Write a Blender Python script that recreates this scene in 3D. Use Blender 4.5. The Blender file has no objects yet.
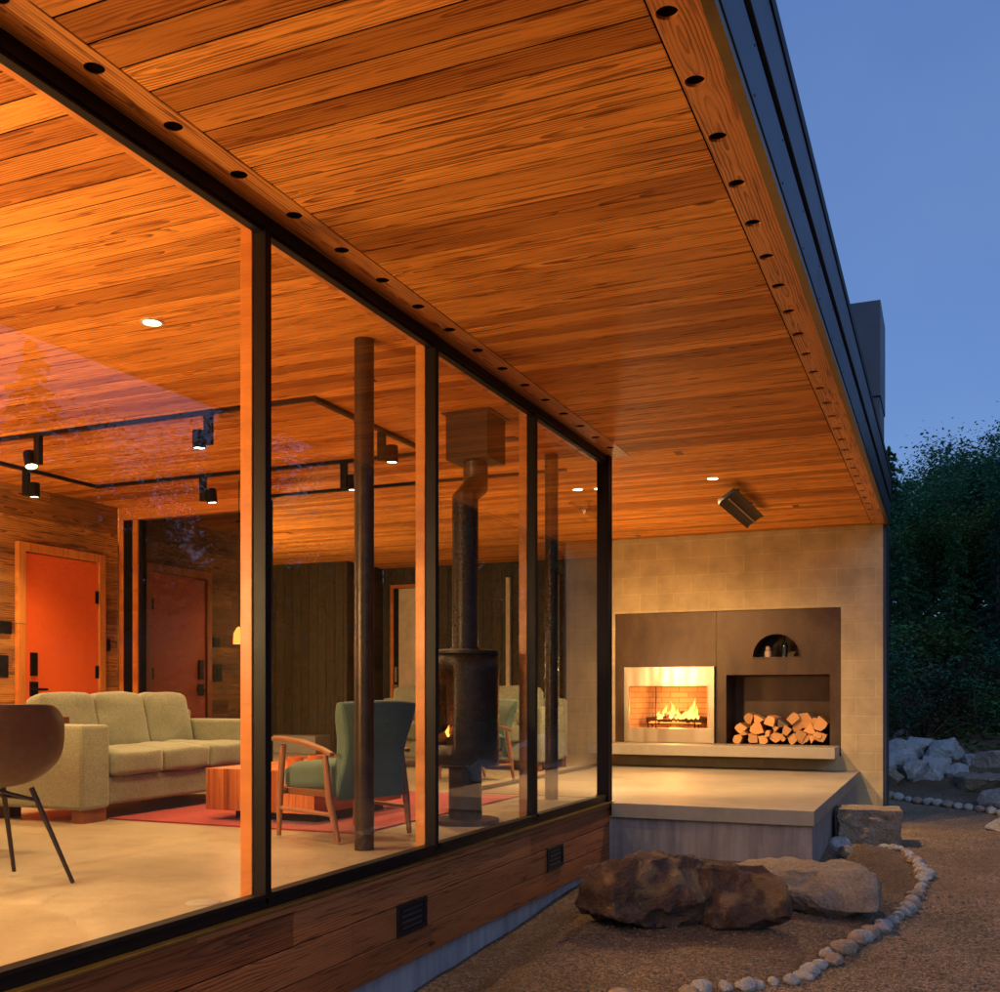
import bpy, bmesh, math, random
import numpy as np
from mathutils import Vector, Matrix, noise
R = math.radians
scene = bpy.context.scene
col = scene.collection
rng = random.Random(7)

# ------------------------------------------------------------------ render / camera
scene.render.engine = 'CYCLES'
cy = scene.cycles
cy.use_denoising = True
cy.max_bounces = 8; cy.diffuse_bounces = 4; cy.glossy_bounces = 4
cy.transparent_max_bounces = 16; cy.transmission_bounces = 6
cy.sample_clamp_indirect = 6.0
cy.caustics_reflective = False; cy.caustics_refractive = False
scene.view_settings.view_transform = 'Standard'
scene.view_settings.look = 'None'
scene.view_settings.exposure = 1.0
scene.view_settings.gamma = 1.0

EYE = 0.81
cam_d = bpy.data.cameras.new('camera'); cam = bpy.data.objects.new('camera', cam_d)
col.objects.link(cam); scene.camera = cam
cam.location = (0, 0, EYE)
cam.rotation_euler = (R(90), 0, math.atan(446/1045))
cam_d.sensor_fit = 'HORIZONTAL'; cam_d.sensor_width = 36
cam_d.lens = 36*1045/1000
cam_d.shift_y = 0.199
cam_d.clip_start = 0.05; cam_d.clip_end = 2000

# ------------------------------------------------------------------ node helpers
class NT:
    def __init__(s, name):
        s.m = bpy.data.materials.new(name); s.m.use_nodes = True
        s.t = s.m.node_tree; s.t.nodes.clear()
        s.out = s.t.nodes.new('ShaderNodeOutputMaterial')
    def n(s, kind, **kw):
        nd = s.t.nodes.new(kind)
        for k, v in kw.items(): setattr(nd, k, v)
        return nd
    def _in(s, sock, v):
        if isinstance(v, bpy.types.NodeSocket): s.t.links.new(v, sock)
        elif v is not None:
            if hasattr(sock.default_value, '__len__') and hasattr(v, '__len__') and len(v) == 3 and len(sock.default_value) == 4:
                v = (*v, 1)
            sock.default_value = v
    def math(s, op, a, b=None, c=None):
        nd = s.n('ShaderNodeMath', operation=op)
        s._in(nd.inputs[0], a)
        if b is not None: s._in(nd.inputs[1], b)
        if c is not None: s._in(nd.inputs[2], c)
        return nd.outputs[0]
    def comb(s, x, y, z):
        nd = s.n('ShaderNodeCombineXYZ')
        for i, v in enumerate((x, y, z)): s._in(nd.inputs[i], v)
        return nd.outputs[0]
    def sep(s, v):
        nd = s.n('ShaderNodeSeparateXYZ'); s._in(nd.inputs[0], v); return nd.outputs
    def obj(s): return s.n('ShaderNodeTexCoord').outputs['Object']
    def noise(s, vec, scale, detail=4, rough=.55, dist=0):
        nd = s.n('ShaderNodeTexNoise'); s._in(nd.inputs['Vector'], vec)
        nd.inputs['Scale'].default_value = scale; nd.inputs['Detail'].default_value = detail
        nd.inputs['Roughness'].default_value = rough; nd.inputs['Distortion'].default_value = dist
        return nd.outputs['Fac']
    def vor(s, vec, scale, feature='F1', out='Distance'):
        nd = s.n('ShaderNodeTexVoronoi', feature=feature); s._in(nd.inputs['Vector'], vec)
        nd.inputs['Scale'].default_value = scale; return nd.outputs[out]
    def ramp(s, fac, stops, interp='LINEAR'):
        nd = s.n('ShaderNodeValToRGB'); s._in(nd.inputs[0], fac)
        cr = nd.color_ramp; cr.interpolation = interp
        while len(cr.elements) > 1: cr.elements.remove(cr.elements[-1])
        for i, (p, c) in enumerate(stops):
            e = cr.elements[0] if i == 0 else cr.elements.new(p)
            e.position = p
            e.color = (c, c, c, 1) if not hasattr(c, '__len__') else (*c, 1)
        return nd.outputs[0]
    def mix(s, f, a, b, mode='MIX'):
        nd = s.n('ShaderNodeMix', data_type='RGBA', blend_type=mode)
        s._in(nd.inputs[0], f); s._in(nd.inputs[6], a); s._in(nd.inputs[7], b)
        return nd.outputs[2]
    def bump(s, h, strength=.3, dist=.01, prev=None):
        nd = s.n('ShaderNodeBump'); s._in(nd.inputs['Height'], h)
        nd.inputs['Strength'].default_value = strength; nd.inputs['Distance'].default_value = dist
        if prev is not None: s._in(nd.inputs['Normal'], prev)
        return nd.outputs[0]
    def pbr(s, color, rough=.5, metal=0, normal=None, spec=.5, emit=None, estr=0, sheen=0, coat=0):
        b = s.n('ShaderNodeBsdfPrincipled')
        s._in(b.inputs['Base Color'], color); s._in(b.inputs['Roughness'], rough)
        b.inputs['Metallic'].default_value = metal
        b.inputs['Specular IOR Level'].default_value = spec
        b.inputs['Sheen Weight'].default_value = sheen
        b.inputs['Coat Weight'].default_value = coat
        if normal is not None: s._in(b.inputs['Normal'], normal)
        if emit is not None:
            s._in(b.inputs['Emission Color'], emit); s._in(b.inputs['Emission Strength'], estr)
        s.t.links.new(b.outputs[0], s.out.inputs[0]); return s.m

def wood(name, along, across, W, light, dark, ring=.007, L=2.6, rough=.42, tone=.35, amp=.05, off=0.0, spec=.4, seed=0.0, bumpy=.25, depth=(.006,.03), stain=None, spread=None, lf=1.3, fibs=.13):
    t = NT(name); o = t.sep(t.obj())
    l = o[along]; a = t.math('ADD', o[across], off)
    idf = t.math('FLOOR', t.math('DIVIDE', a, W))
    wn = t.n('ShaderNodeTexWhiteNoise', noise_dimensions='1D'); t._in(wn.inputs['W'], t.math('ADD', idf, seed+.37))
    ls = t.math('ADD', l, t.math('MULTIPLY', wn.outputs[0], L))
    id2 = t.math('FLOOR', t.math('DIVIDE', ls, L))
    w2 = t.n('ShaderNodeTexWhiteNoise', noise_dimensions='2D'); t._in(w2.inputs['Vector'], t.comb(t.math('ADD', idf, seed+.5), id2, 0.0))
    r = t.sep(w2.outputs['Color'])
    af = t.math('SUBTRACT', a, t.math('MULTIPLY', t.math('ADD', idf, .5), W))
    a2 = t.math('ADD', af, t.math('MULTIPLY', t.math('SUBTRACT', r[0], .5), spread if spread is not None else W*1.1))
    bid = t.math('ADD', t.math('MULTIPLY', idf, 7.31), t.math('MULTIPLY', id2, 3.17))
    n1 = t.noise(t.comb(t.math('MULTIPLY', l, lf), t.math('MULTIPLY', af, 5.0), bid), 1.0, 2.5, .5)
    d = t.math('ADD', t.math('ADD', t.math('MULTIPLY', r[1], depth[1]), depth[0]), t.math('MULTIPLY', t.math('SUBTRACT', n1, .5), amp))
    rad = t.math('SQRT', t.math('ADD', t.math('MULTIPLY', a2, a2), t.math('MULTIPLY', d, d)))
    n2 = t.noise(t.comb(t.math('MULTIPLY', l, 5.0), t.math('MULTIPLY', af, 40.0), bid), 1.0, 3, .6)
    rad = t.math('ADD', rad, t.math('MULTIPLY', t.math('SUBTRACT', n2, .5), ring*.7))
    s_ = t.math('FRACT', t.math('DIVIDE', rad, ring))
    prof = t.ramp(s_, [(0, 0.0), (.38, .10), (.66, .5), (.86, 1.0), (.95, .95), (1, 0.0)])
    patch = t.noise(t.comb(t.math('MULTIPLY', l, 1.6), t.math('MULTIPLY', af, 12.0), bid), 1.0, 2, .5)
    fac = t.math('MULTIPLY', prof, t.ramp(patch, [(.32, .10), (.62, .85)]))
    c = t.mix(fac, light, dark)
    fib = t.noise(t.comb(t.math('MULTIPLY', l, 9.0), t.math('MULTIPLY', a, 420.0), bid), 1.0, 2, .6)
    c = t.mix(1.0, c, t.ramp(fib, [(.3, 1-fibs), (.7, 1+fibs*.6)]), 'MULTIPLY')
    tn = t.ramp(r[2], [(0, (1-tone, (1-tone)*.82, (1-tone)*.7)), (.5, (1, 1, 1)), (1, (1+tone*.4, 1+tone*.45, 1+tone*.4))])
    c = t.mix(1.0, c, tn, 'MULTIPLY')
    if stain:
        sn = t.noise(t.comb(t.math('MULTIPLY', l, 1.1), t.math('MULTIPLY', a, 3.0), seed), 1.0, 4, .6)
        c = t.mix(t.ramp(sn, [(.42, 0.0), (.7, .75)]), c, stain)
    sk = t.noise(t.comb(t.math('MULTIPLY', l, 2.6), t.math('MULTIPLY', a, 62.0), t.math('ADD', bid, 4.0)), 1.0, 3, .62, .4)
    c = t.mix(t.ramp(sk, [(.55, 0.0), (.66, .8)]), c, dark)
    # small knots
    kn = t.vor(t.comb(t.math('MULTIPLY', l, 1.5), t.math('MULTIPLY', a, 5.5), seed+3.0), 1.0)
    c = t.mix(t.ramp(kn, [(.0, .85), (.045, .7), (.075, 0.0)]), c, (dark[0]*.5, dark[1]*.45, dark[2]*.4))
    # butt joints
    fl = t.math('FRACT', t.math('DIVIDE', ls, L))
    c = t.mix(t.math('MULTIPLY', t.math('LESS_THAN', fl, .0010), .6), c, (.02, .008, .004))
    h = t.math('ADD', t.math('MULTIPLY', fib, .5), t.math('MULTIPLY', prof, -.6))
    rg = t.math('ADD', t.math('MULTIPLY', prof, .12), rough)
    return t.pbr(c, rg, 0, t.bump(h, bumpy, .002), spec)

def plain(name, c, rough=.5, metal=0, spec=.5, nscale=8, var=.15, bmp=0, sheen=0, coat=0):
    t = NT(name); o = t.obj(); n = t.noise(o, nscale, 5, .6)
    cc = t.mix(1.0, c, t.ramp(n, [(.3, 1-var), (.7, 1+var)]), 'MULTIPLY')
    rr = t.math('ADD', t.math('MULTIPLY', t.math('SUBTRACT', n, .5), .15), rough)
    nm = t.bump(t.noise(o, nscale*8, 4), bmp, .003) if bmp else None
    return t.pbr(cc, rr, metal, nm, spec, sheen=sheen, coat=coat)

def emis(name, c, s):
    t = NT(name); e = t.n('ShaderNodeEmission'); t._in(e.inputs[0], c); e.inputs[1].default_value = s
    t.t.links.new(e.outputs[0], t.out.inputs[0]); return t.m

def fabric(name, c, scale=260, var=.3, rough=.9, c2=None):
    t = NT(name); o = t.obj()
    n = t.noise(o, scale, 2, .7); n2 = t.noise(o, 5, 3)
    cc = t.mix(t.ramp(n, [(.35, 0.0), (.65, 1.0)]), c, c2 or tuple(v*(1-var) for v in c))
    cc = t.mix(1.0, cc, t.ramp(n2, [(.3, .9), (.7, 1.08)]), 'MULTIPLY')
    return t.pbr(cc, rough, 0, t.bump(n, .35, .002), .2, sheen=.25)

def glass(name, tint=(1, 1, 1), k=1.7, rough=0.0):
    t = NT(name); g = t.n('ShaderNodeNewGeometry')
    d = t.n('ShaderNodeVectorMath', operation='DOT_PRODUCT')
    t.t.links.new(g.outputs['Incoming'], d.inputs[0]); t.t.links.new(g.outputs['Normal'], d.inputs[1])
    c = t.math('ABSOLUTE', d.outputs['Value'])
    f = t.math('POWER', t.math('SUBTRACT', 1.0, c), 5.0)
    f = t.math('ADD', .04, t.math('MULTIPLY', f, .96))
    f = t.math('MINIMUM', t.math('MULTIPLY', f, k), .95)
    tr = t.n('ShaderNodeBsdfTransparent'); t._in(tr.inputs[0], tint)
    gl = t.n('ShaderNodeBsdfGlossy'); gl.inputs['Roughness'].default_value = rough
    mx = t.n('ShaderNodeMixShader'); t._in(mx.inputs[0], f)
    t.t.links.new(tr.outputs[0], mx.inputs[1]); t.t.links.new(gl.outputs[0], mx.inputs[2])
    t.t.links.new(mx.outputs[0], t.out.inputs[0]); return t.m

# ------------------------------------------------------------------ materials
BW = .127
FL, FD = (.90, .345, .066), (.14, .018, .003)
M = {}
M['ceil'] = wood('fir_ceiling_boards', 0, 1, BW, FL, FD, ring=.0115, L=60, rough=.55, spec=.12, tone=.46, amp=.10)
M['beam'] = wood('fir_beam', 1, 0, 1.673, (.80, .31, .065), (.13, .02, .004), ring=.012, L=4.2, rough=.4, tone=.15, off=1.5095, amp=.10, depth=(.004, .012), seed=5, spread=.03, lf=2.4)
M['clad'] = wood('fir_cladding', 1, 2, .15, (.36, .13, .042), (.07, .016, .006), ring=.011, amp=.09, L=2.6, rough=.45, tone=.4, off=.5, seed=11, bumpy=.4)
M['recl_y'] = wood('reclaimed_wall_boards', 1, 2, .15, (.62, .28, .07), (.05, .014, .005), ring=.016, L=2.4, rough=.55, tone=.6, amp=.12, seed=23, bumpy=.4, stain=(.09, .035, .02))
M['trim'] = wood('fir_trim_vertical', 2, 1, .4, (.80, .31, .07), (.50, .15, .03), ring=.006, L=9, rough=.35, tone=.1, seed=31)
M['trimx'] = wood('fir_trim_horizontal', 0, 2, .4, (.80, .31, .07), (.50, .15, .03), ring=.006, L=9, rough=.35, tone=.1, seed=37)
M['trimy'] = wood('fir_trim_long', 1, 2, .4, (.80, .31, .07), (.50, .15, .03), ring=.006, L=9, rough=.35, tone=.1, seed=39)
M['char'] = wood('charred_boards', 2, 0, .14, (.075, .055, .026), (.022, .015, .008), ring=.009, L=6, rough=.6, tone=.35, seed=41)
M['table'] = wood('striped_fir_block', 2, 0, .045, (.62, .20, .06), (.30, .075, .02), ring=.02, L=9, rough=.35, tone=.45, seed=3)
M['teak'] = wood('teak_frame', 2, 0, .2, (.34, .14, .06), (.16, .06, .025), ring=.006, L=9, rough=.4, tone=.1, seed=2)
M['walnut'] = wood('walnut_top', 0, 1, .2, (.25, .09, .04), (.1, .03, .015), ring=.006, L=9, rough=.4, tone=.1, seed=9)
M['black'] = plain('black_anodised_metal', (.008, .006, .006), .45, .0, .22, var=.1)
M['bronze'] = plain('dark_bronze_metal', (.028, .018, .013), .42, .3, .5, var=.15)
M['brass'] = plain('brassy_drip_edge', (.20, .13, .04), .35, .7)
M['fascia'] = plain('grey_fascia_metal', (.075, .08, .095), .42, .5, .5, nscale=3, var=.1)
M['fasciadark'] = plain('dark_joint', (.012, .012, .014), .6)
M['steelcol'] = plain('brown_steel_column', (.05, .034, .024), .34, .5, .5, nscale=12, var=.3)
M['stove'] = plain('stove_steel', (.028, .019, .014), .42, .3, .5, nscale=9, var=.2)
M['grille'] = plain('vent_metal', (.006, .006, .007), .5)
M['slat'] = plain('vent_slat', (.07, .07, .08), .4, .5)
M['gap'] = plain('gap_dark', (.006, .003, .002), .9, spec=0)
M['red'] = plain('red_orange_door_paint', (.92, .15, .028), .42, 0, .5, nscale=3, var=.05)
M['leather'] = plain('brown_leather', (.11, .055, .03), .45, 0, .4, nscale=30, var=.2, bmp=.2)
M['stone_bench'] = plain('bench_concrete', (.30, .27, .22), .7, nscale=4, var=.15, bmp=.1)
M['cream'] = plain('cream_paint', (.62, .52, .36), .5)
M['sofa'] = fabric('oatmeal_tweed', (.28, .29, .20), 150, .45)
M['teal'] = fabric('teal_wool', (.13, .215, .175), 200, .3)
M['cup'] = plain('orange_candle_bowl', (.6, .16, .04), .3, 0, .5, nscale=12, var=.2)
M['glass'] = glass('window_glass', (.97, .98, .97), 3.0)
M['dglass'] = glass('dark_double_glazing', (.8, .85, .75), 5.5)
M['fglass'] = glass('stove_glass', (.9, .85, .8), 1.4)
M['lampglow'] = emis('lamp_glow', (1, .78, .48), 22)
M['spotglow'] = emis('spot_glow', (1, .82, .5), 14)
M['pendglow'] = emis('pendant_glow', (1, .30, .05), 1.3)
M['ember'] = emis('ember_glow', (1, .22, .04), 1.6)
M['bottle'] = plain('dark_green_bottle', (.005, .012, .006), .08, 0, .8)
M['clay'] = plain('pale_ceramic', (.5, .3, .2), .5)

def rug_mat():
    t = NT('red_wool_rug'); o = t.obj(); n = t.noise(o, 130, 3, .7); n2 = t.noise(o, 4, 4)
    c = t.mix(n, (.50, .05, .03), (.20, .018, .012))
    c = t.mix(1.0, c, t.ramp(n2, [(.3, .8), (.7, 1.15)]), 'MULTIPLY')
    return t.pbr(c, .95, 0, t.bump(n, .8, .006), .1, sheen=.3)
M['rug'] = rug_mat()

def concrete(name, c, rough, nscale, cracks=False, spec=.5, streak=0, cast=(1, .93, .8)):
    t = NT(name); o = t.obj(); n = t.noise(o, nscale, 6, .62, .3); n2 = t.noise(o, nscale*9, 4, .6); n3 = t.noise(o, nscale*.35, 3)
    cc = t.mix(1.0, c, t.ramp(n, [(.28, .74), (.5, 1.0), (.72, 1.18)]), 'MULTIPLY')
    cc = t.mix(1.0, cc, t.ramp(n2, [(.3, .9), (.7, 1.07)]), 'MULTIPLY')
    cc = t.mix(t.ramp(n3, [(.45, 0.0), (.65, .5)]), cc, tuple(a*b for a, b in zip(c, cast)))
    if streak:
        s = t.sep(o); st = t.noise(t.comb(t.math('MULTIPLY', s[0], 14.0), t.math('MULTIPLY', s[1], 14.0), t.math('MULTIPLY', s[2], 1.4)), 1.0, 4, .65)
        cc = t.mix(1.0, cc, t.ramp(st, [(.32, 1-streak), (.6, 1.08)]), 'MULTIPLY')
    if cracks:
        v = t.vor(t.mix(.12, o, t.n('ShaderNodeTexNoise').outputs['Color']), .55, 'DISTANCE_TO_EDGE')
        cc = t.mix(t.ramp(v, [(.0, .45), (.004, 0.0)]), cc, (.12, .09, .05))
    rr = t.math('ADD', t.math('MULTIPLY', t.math('SUBTRACT', n, .5), .25), rough)
    vv = t.vor(o, 60)
    pit = t.ramp(vv, [(.05, 0.0), (.12, 1.0)])
    return t.pbr(cc, rr, 0, t.bump(t.math('ADD', n2, t.math('MULTIPLY', pit, .3)), .12, .004), spec)
M['floor'] = concrete('polished_concrete_floor', (.40, .34, .235), .33, 1.1, cracks=False, spec=.5)
M['slab'] = concrete('terrace_concrete', (.31, .26, .19), .55, 1.3)
M['slabside'] = concrete('board_formed_concrete', (.30, .25, .22), .7, 2.0, streak=.35)
M['found'] = concrete('foundation_concrete', (.32, .32, .33), .8, 1.5, streak=.25)

def cmu():
    t = NT('concrete_block'); o = t.sep(t.obj())
    xy = t.math('ADD', o[0], t.math('MULTIPLY', o[1], 1.0))
    b = t.n('ShaderNodeTexBrick'); b.offset = .5; b.squash = 1
    t._in(b.inputs['Vector'], t.comb(t.math('ADD', xy, 3.0-.03), t.math('ADD', o[2], 5*.203+.028), 0.0))
    t._in(b.inputs['Color1'], (.49, .36, .19)); t._in(b.inputs['Color2'], (.45, .325, .165)); t._in(b.inputs['Mortar'], (.56, .42, .22))
    b.inputs['Scale'].default_value = 1; b.inputs['Mortar Size'].default_value = .0045; b.inputs['Mortar Smooth'].default_value = .3
    b.inputs['Bias'].default_value = 0; b.inputs['Brick Width'].default_value = .406; b.inputs['Row Height'].default_value = .203
    ob = t.obj(); n = t.noise(ob, 3, 5, .6); n2 = t.noise(ob, 90, 3, .7)
    c = t.mix(1.0, b.outputs['Color'], t.ramp(n, [(.28, .74), (.5, 1.0), (.72, 1.2)]), 'MULTIPLY')
    c = t.mix(1.0, c, t.ramp(n2, [(.3, .84), (.7, 1.1)]), 'MULTIPLY')
    h = t.math('SUBTRACT', t.math('MULTIPLY', n2, .25), b.outputs['Fac'])
    return t.pbr(c, .85, 0, t.bump(h, .45, .005), .25)
M['cmu'] = cmu()

def corten():
    t = NT('brown_patina_steel'); o = t.obj(); s = t.sep(o)
    n = t.noise(t.comb(t.math('MULTIPLY', s[0], 2.2), s[1], t.math('MULTIPLY', s[2], 1.0)), 1.4, 5, .6, .6)
    c = t.ramp(n, [(.25, (.035, .020, .013)), (.5, (.075, .038, .019)), (.75, (.10, .062, .030))])
    n2 = t.noise(o, 40, 4, .7)
    c = t.mix(1.0, c, t.ramp(n2, [(.3, .85), (.7, 1.12)]), 'MULTIPLY')
    return t.pbr(c, t.math('ADD', t.math('MULTIPLY', n, .25), .3), .45, t.bump(n2, .06, .002), .5)
M['corten'] = corten()

def stainless():
    t = NT('brushed_stainless'); o = t.obj(); s = t.sep(o)
    n = t.noise(t.comb(t.math('MULTIPLY', s[0], 3.2), s[1], t.math('MULTIPLY', s[2], .5)), 1.6, 1, .4)
    f = t.noise(t.comb(t.math('MULTIPLY', s[0], 3.0), s[1], t.math('MULTIPLY', s[2], 300.0)), 1.0, 2)
    return t.pbr((.46, .38, .29), t.math('ADD', t.math('MULTIPLY', f, .10), .27), 1.0, t.bump(n, .6, .03), .5)
M['stainless'] = stainless()

def firebrick():
    t = NT('firebox_refractory'); s = t.sep(t.obj())
    b = t.n('ShaderNodeTexBrick'); t._in(b.inputs['Vector'], t.comb(t.math('ADD', s[0], s[1]), s[2], 0.0))
    t._in(b.inputs['Color1'], (.42, .27, .14)); t._in(b.inputs['Color2'], (.34, .20, .10)); t._in(b.inputs['Mortar'], (.15, .08, .04))
    b.inputs['Scale'].default_value = 1; b.inputs['Mortar Size'].default_value = .004; b.inputs['Brick Width'].default_value = .22; b.inputs['Row Height'].default_value = .065
    return t.pbr(b.outputs['Color'], .85)
M['firebrick'] = firebrick()

def logmat():
    t = NT('split_firewood'); o = t.obj(); s = t.sep(o)
    n = t.noise(t.comb(t.math('MULTIPLY', s[0], 60.0), t.math('MULTIPLY', s[1], 4.0), t.math('MULTIPLY', s[2], 60.0)), 1.0, 3, .6)
    ri = t.n('ShaderNodeObjectInfo').outputs['Random']
    c = t.mix(n, (.78, .40, .14), (.52, .22, .07))
    c = t.mix(1.0, c, t.ramp(ri, [(0, .72), (1, 1.25)]), 'MULTIPLY')
    return t.pbr(c, .8, 0, t.bump(n, .5, .004), .2)
M['log'] = logmat()
M['bark'] = plain('grey_brown_bark', (.16, .10, .06), .9, nscale=30, var=.4, bmp=.6)
M['char_log'] = plain('charred_log', (.05, .02, .012), .9, nscale=30, var=.5, bmp=.6)

def flame():
    t = NT('flame'); lw = t.n('ShaderNodeLayerWeight'); lw.inputs[0].default_value = .35
    e = t.n('ShaderNodeEmission'); s = t.sep(t.n('ShaderNodeTexCoord').outputs['Generated'])
    t._in(e.inputs[0], t.ramp(s[2], [(0, (1, .5, .12)), (.5, (1, .42, .07)), (1, (1, .2, .02))])); e.inputs[1].default_value = 2.4
    tr = t.n('ShaderNodeBsdfTransparent'); mx = t.n('ShaderNodeMixShader')
    t._in(mx.inputs[0], t.ramp(lw.outputs['Facing'], [(.0, .08), (.35, .45), (.7, 1.0)]))
    t.t.links.new(e.outputs[0], mx.inputs[1]); t.t.links.new(tr.outputs[0], mx.inputs[2])
    t.t.links.new(mx.outputs[0], t.out.inputs[0]); return t.m
M['flame'] = flame()

def rockmat(name, a, b, c2, scale=3, vein=None):
    t = NT(name); o = t.obj(); n = t.noise(o, scale, 8, .65, .8); n2 = t.noise(o, scale*14, 5, .65); n3 = t.noise(o, scale*.8, 3, .5, .5)
    c = t.ramp(n, [(.3, a), (.55, b), (.75, c2)])
    c = t.mix(1.0, c, t.ramp(n2, [(.25, .6), (.75, 1.3)]), 'MULTIPLY')
    if vein: c = t.mix(t.ramp(n3, [(.52, 0.0), (.62, .7)]), c, vein)
    return t.pbr(c, .85, 0, t.bump(t.math('ADD', n2, t.math('MULTIPLY', n, 2.0)), 1.0, .03), .3)
M['rock_dark'] = rockmat('dark_red_brown_rock', (.07, .04, .03), (.15, .085, .06), (.32, .20, .13), 6, (.38, .23, .10))
M['rock_light'] = rockmat('pale_granite', (.28, .24, .21), (.40, .35, .30), (.50, .45, .39), 3)
M['rock_tan'] = rockmat('tan_sandstone', (.27, .20, .14), (.36, .28, .2), (.44, .36, .27), 4)
M['rock_grey'] = rockmat('grey_fieldstone', (.34, .34, .35), (.52, .52, .51), (.66, .65, .62), 4.5)
M['pebble'] = rockmat('edging_stone', (.50, .45, .40), (.64, .59, .52), (.78, .73, .66), 6)
M['pebble_tan'] = rockmat('tan_edging_stone', (.40, .28, .19), (.54, .40, .29), (.66, .53, .41), 6)

def gravel(name, a, b, c2, tint):
    t = NT(name); o = t.obj()
    v = t.n('ShaderNodeTexVoronoi'); t._in(v.inputs['Vector'], o); v.inputs['Scale'].default_value = 75
    v2 = t.n('ShaderNodeTexVoronoi'); t._in(v2.inputs['Vector'], o); v2.inputs['Scale'].default_value = 190
    big = t.noise(o, 1.3, 5, .6); fine = t.noise(o, 300, 3)
    c = t.ramp(t.sep(v.outputs['Color'])[0], [(0, a), (.6, b), (.93, c2), (1, c2)])
    c = t.mix(.5, c, t.ramp(t.sep(v2.outputs['Color'])[1], [(0, a), (.6, b), (1, c2)]))
    c = t.mix(1.0, c, t.ramp(big, [(.3, .62), (.5, .95), (.7, 1.25)]), 'MULTIPLY')
    c = t.mix(t.ramp(t.noise(o, .9, 3), [(.45, 0.0), (.65, .55)]), c, tint)
    h = t.math('ADD', t.math('MULTIPLY', v.outputs['Distance'], -1.0), t.math('MULTIPLY', v2.outputs['Distance'], -.5))
    return t.pbr(c, .92, 0, t.bump(h, .9, .012), .15)
M['bed'] = gravel('planting_bed_soil', (.05, .034, .022), (.19, .125, .078), (.38, .28, .19), (.11, .065, .038))
M['path'] = gravel('crushed_stone_path', (.08, .052, .03), (.27, .185, .11), (.55, .42, .29), (.20, .13, .075))
M['grit'] = rockmat('loose_grit', (.20, .15, .10), (.38, .29, .20), (.62, .52, .40), 9)

def leafmat(name, a, b):
    t = NT(name); ri = t.n('ShaderNodeNewGeometry').outputs['Random Per Island']
    c = t.ramp(ri, [(0, a), (1, b)])
    n = t.noise(t.obj(), .8, 3); c = t.mix(1.0, c, t.ramp(n, [(.35, .6), (.65, 1.35)]), 'MULTIPLY')
    d = t.n('ShaderNodeBsdfDiffuse'); t._in(d.inputs[0], c)
    tl = t.n('ShaderNodeBsdfTranslucent'); t._in(tl.inputs[0], c)
    mx = t.n('ShaderNodeMixShader'); mx.inputs[0].default_value = .3
    t.t.links.new(d.outputs[0], mx.inputs[1]); t.t.links.new(tl.outputs[0], mx.inputs[2])
    t.t.links.new(mx.outputs[0], t.out.inputs[0]); return t.m
M['leafA'] = leafmat('dark_green_leaves', (.04, .13, .06), (.10, .25, .10))
M['leafB'] = leafmat('blue_green_leaves', (.035, .12, .08), (.09, .22, .13))
M['leafC'] = leafmat('olive_leaves', (.05, .10, .03), (.12, .17, .05))
M['leafR'] = leafmat('russet_leaves', (.06, .03, .015), (.10, .06, .03))
M['trunk'] = plain('tree_bark', (.10, .085, .07), .9, nscale=12, var=.3)

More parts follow.
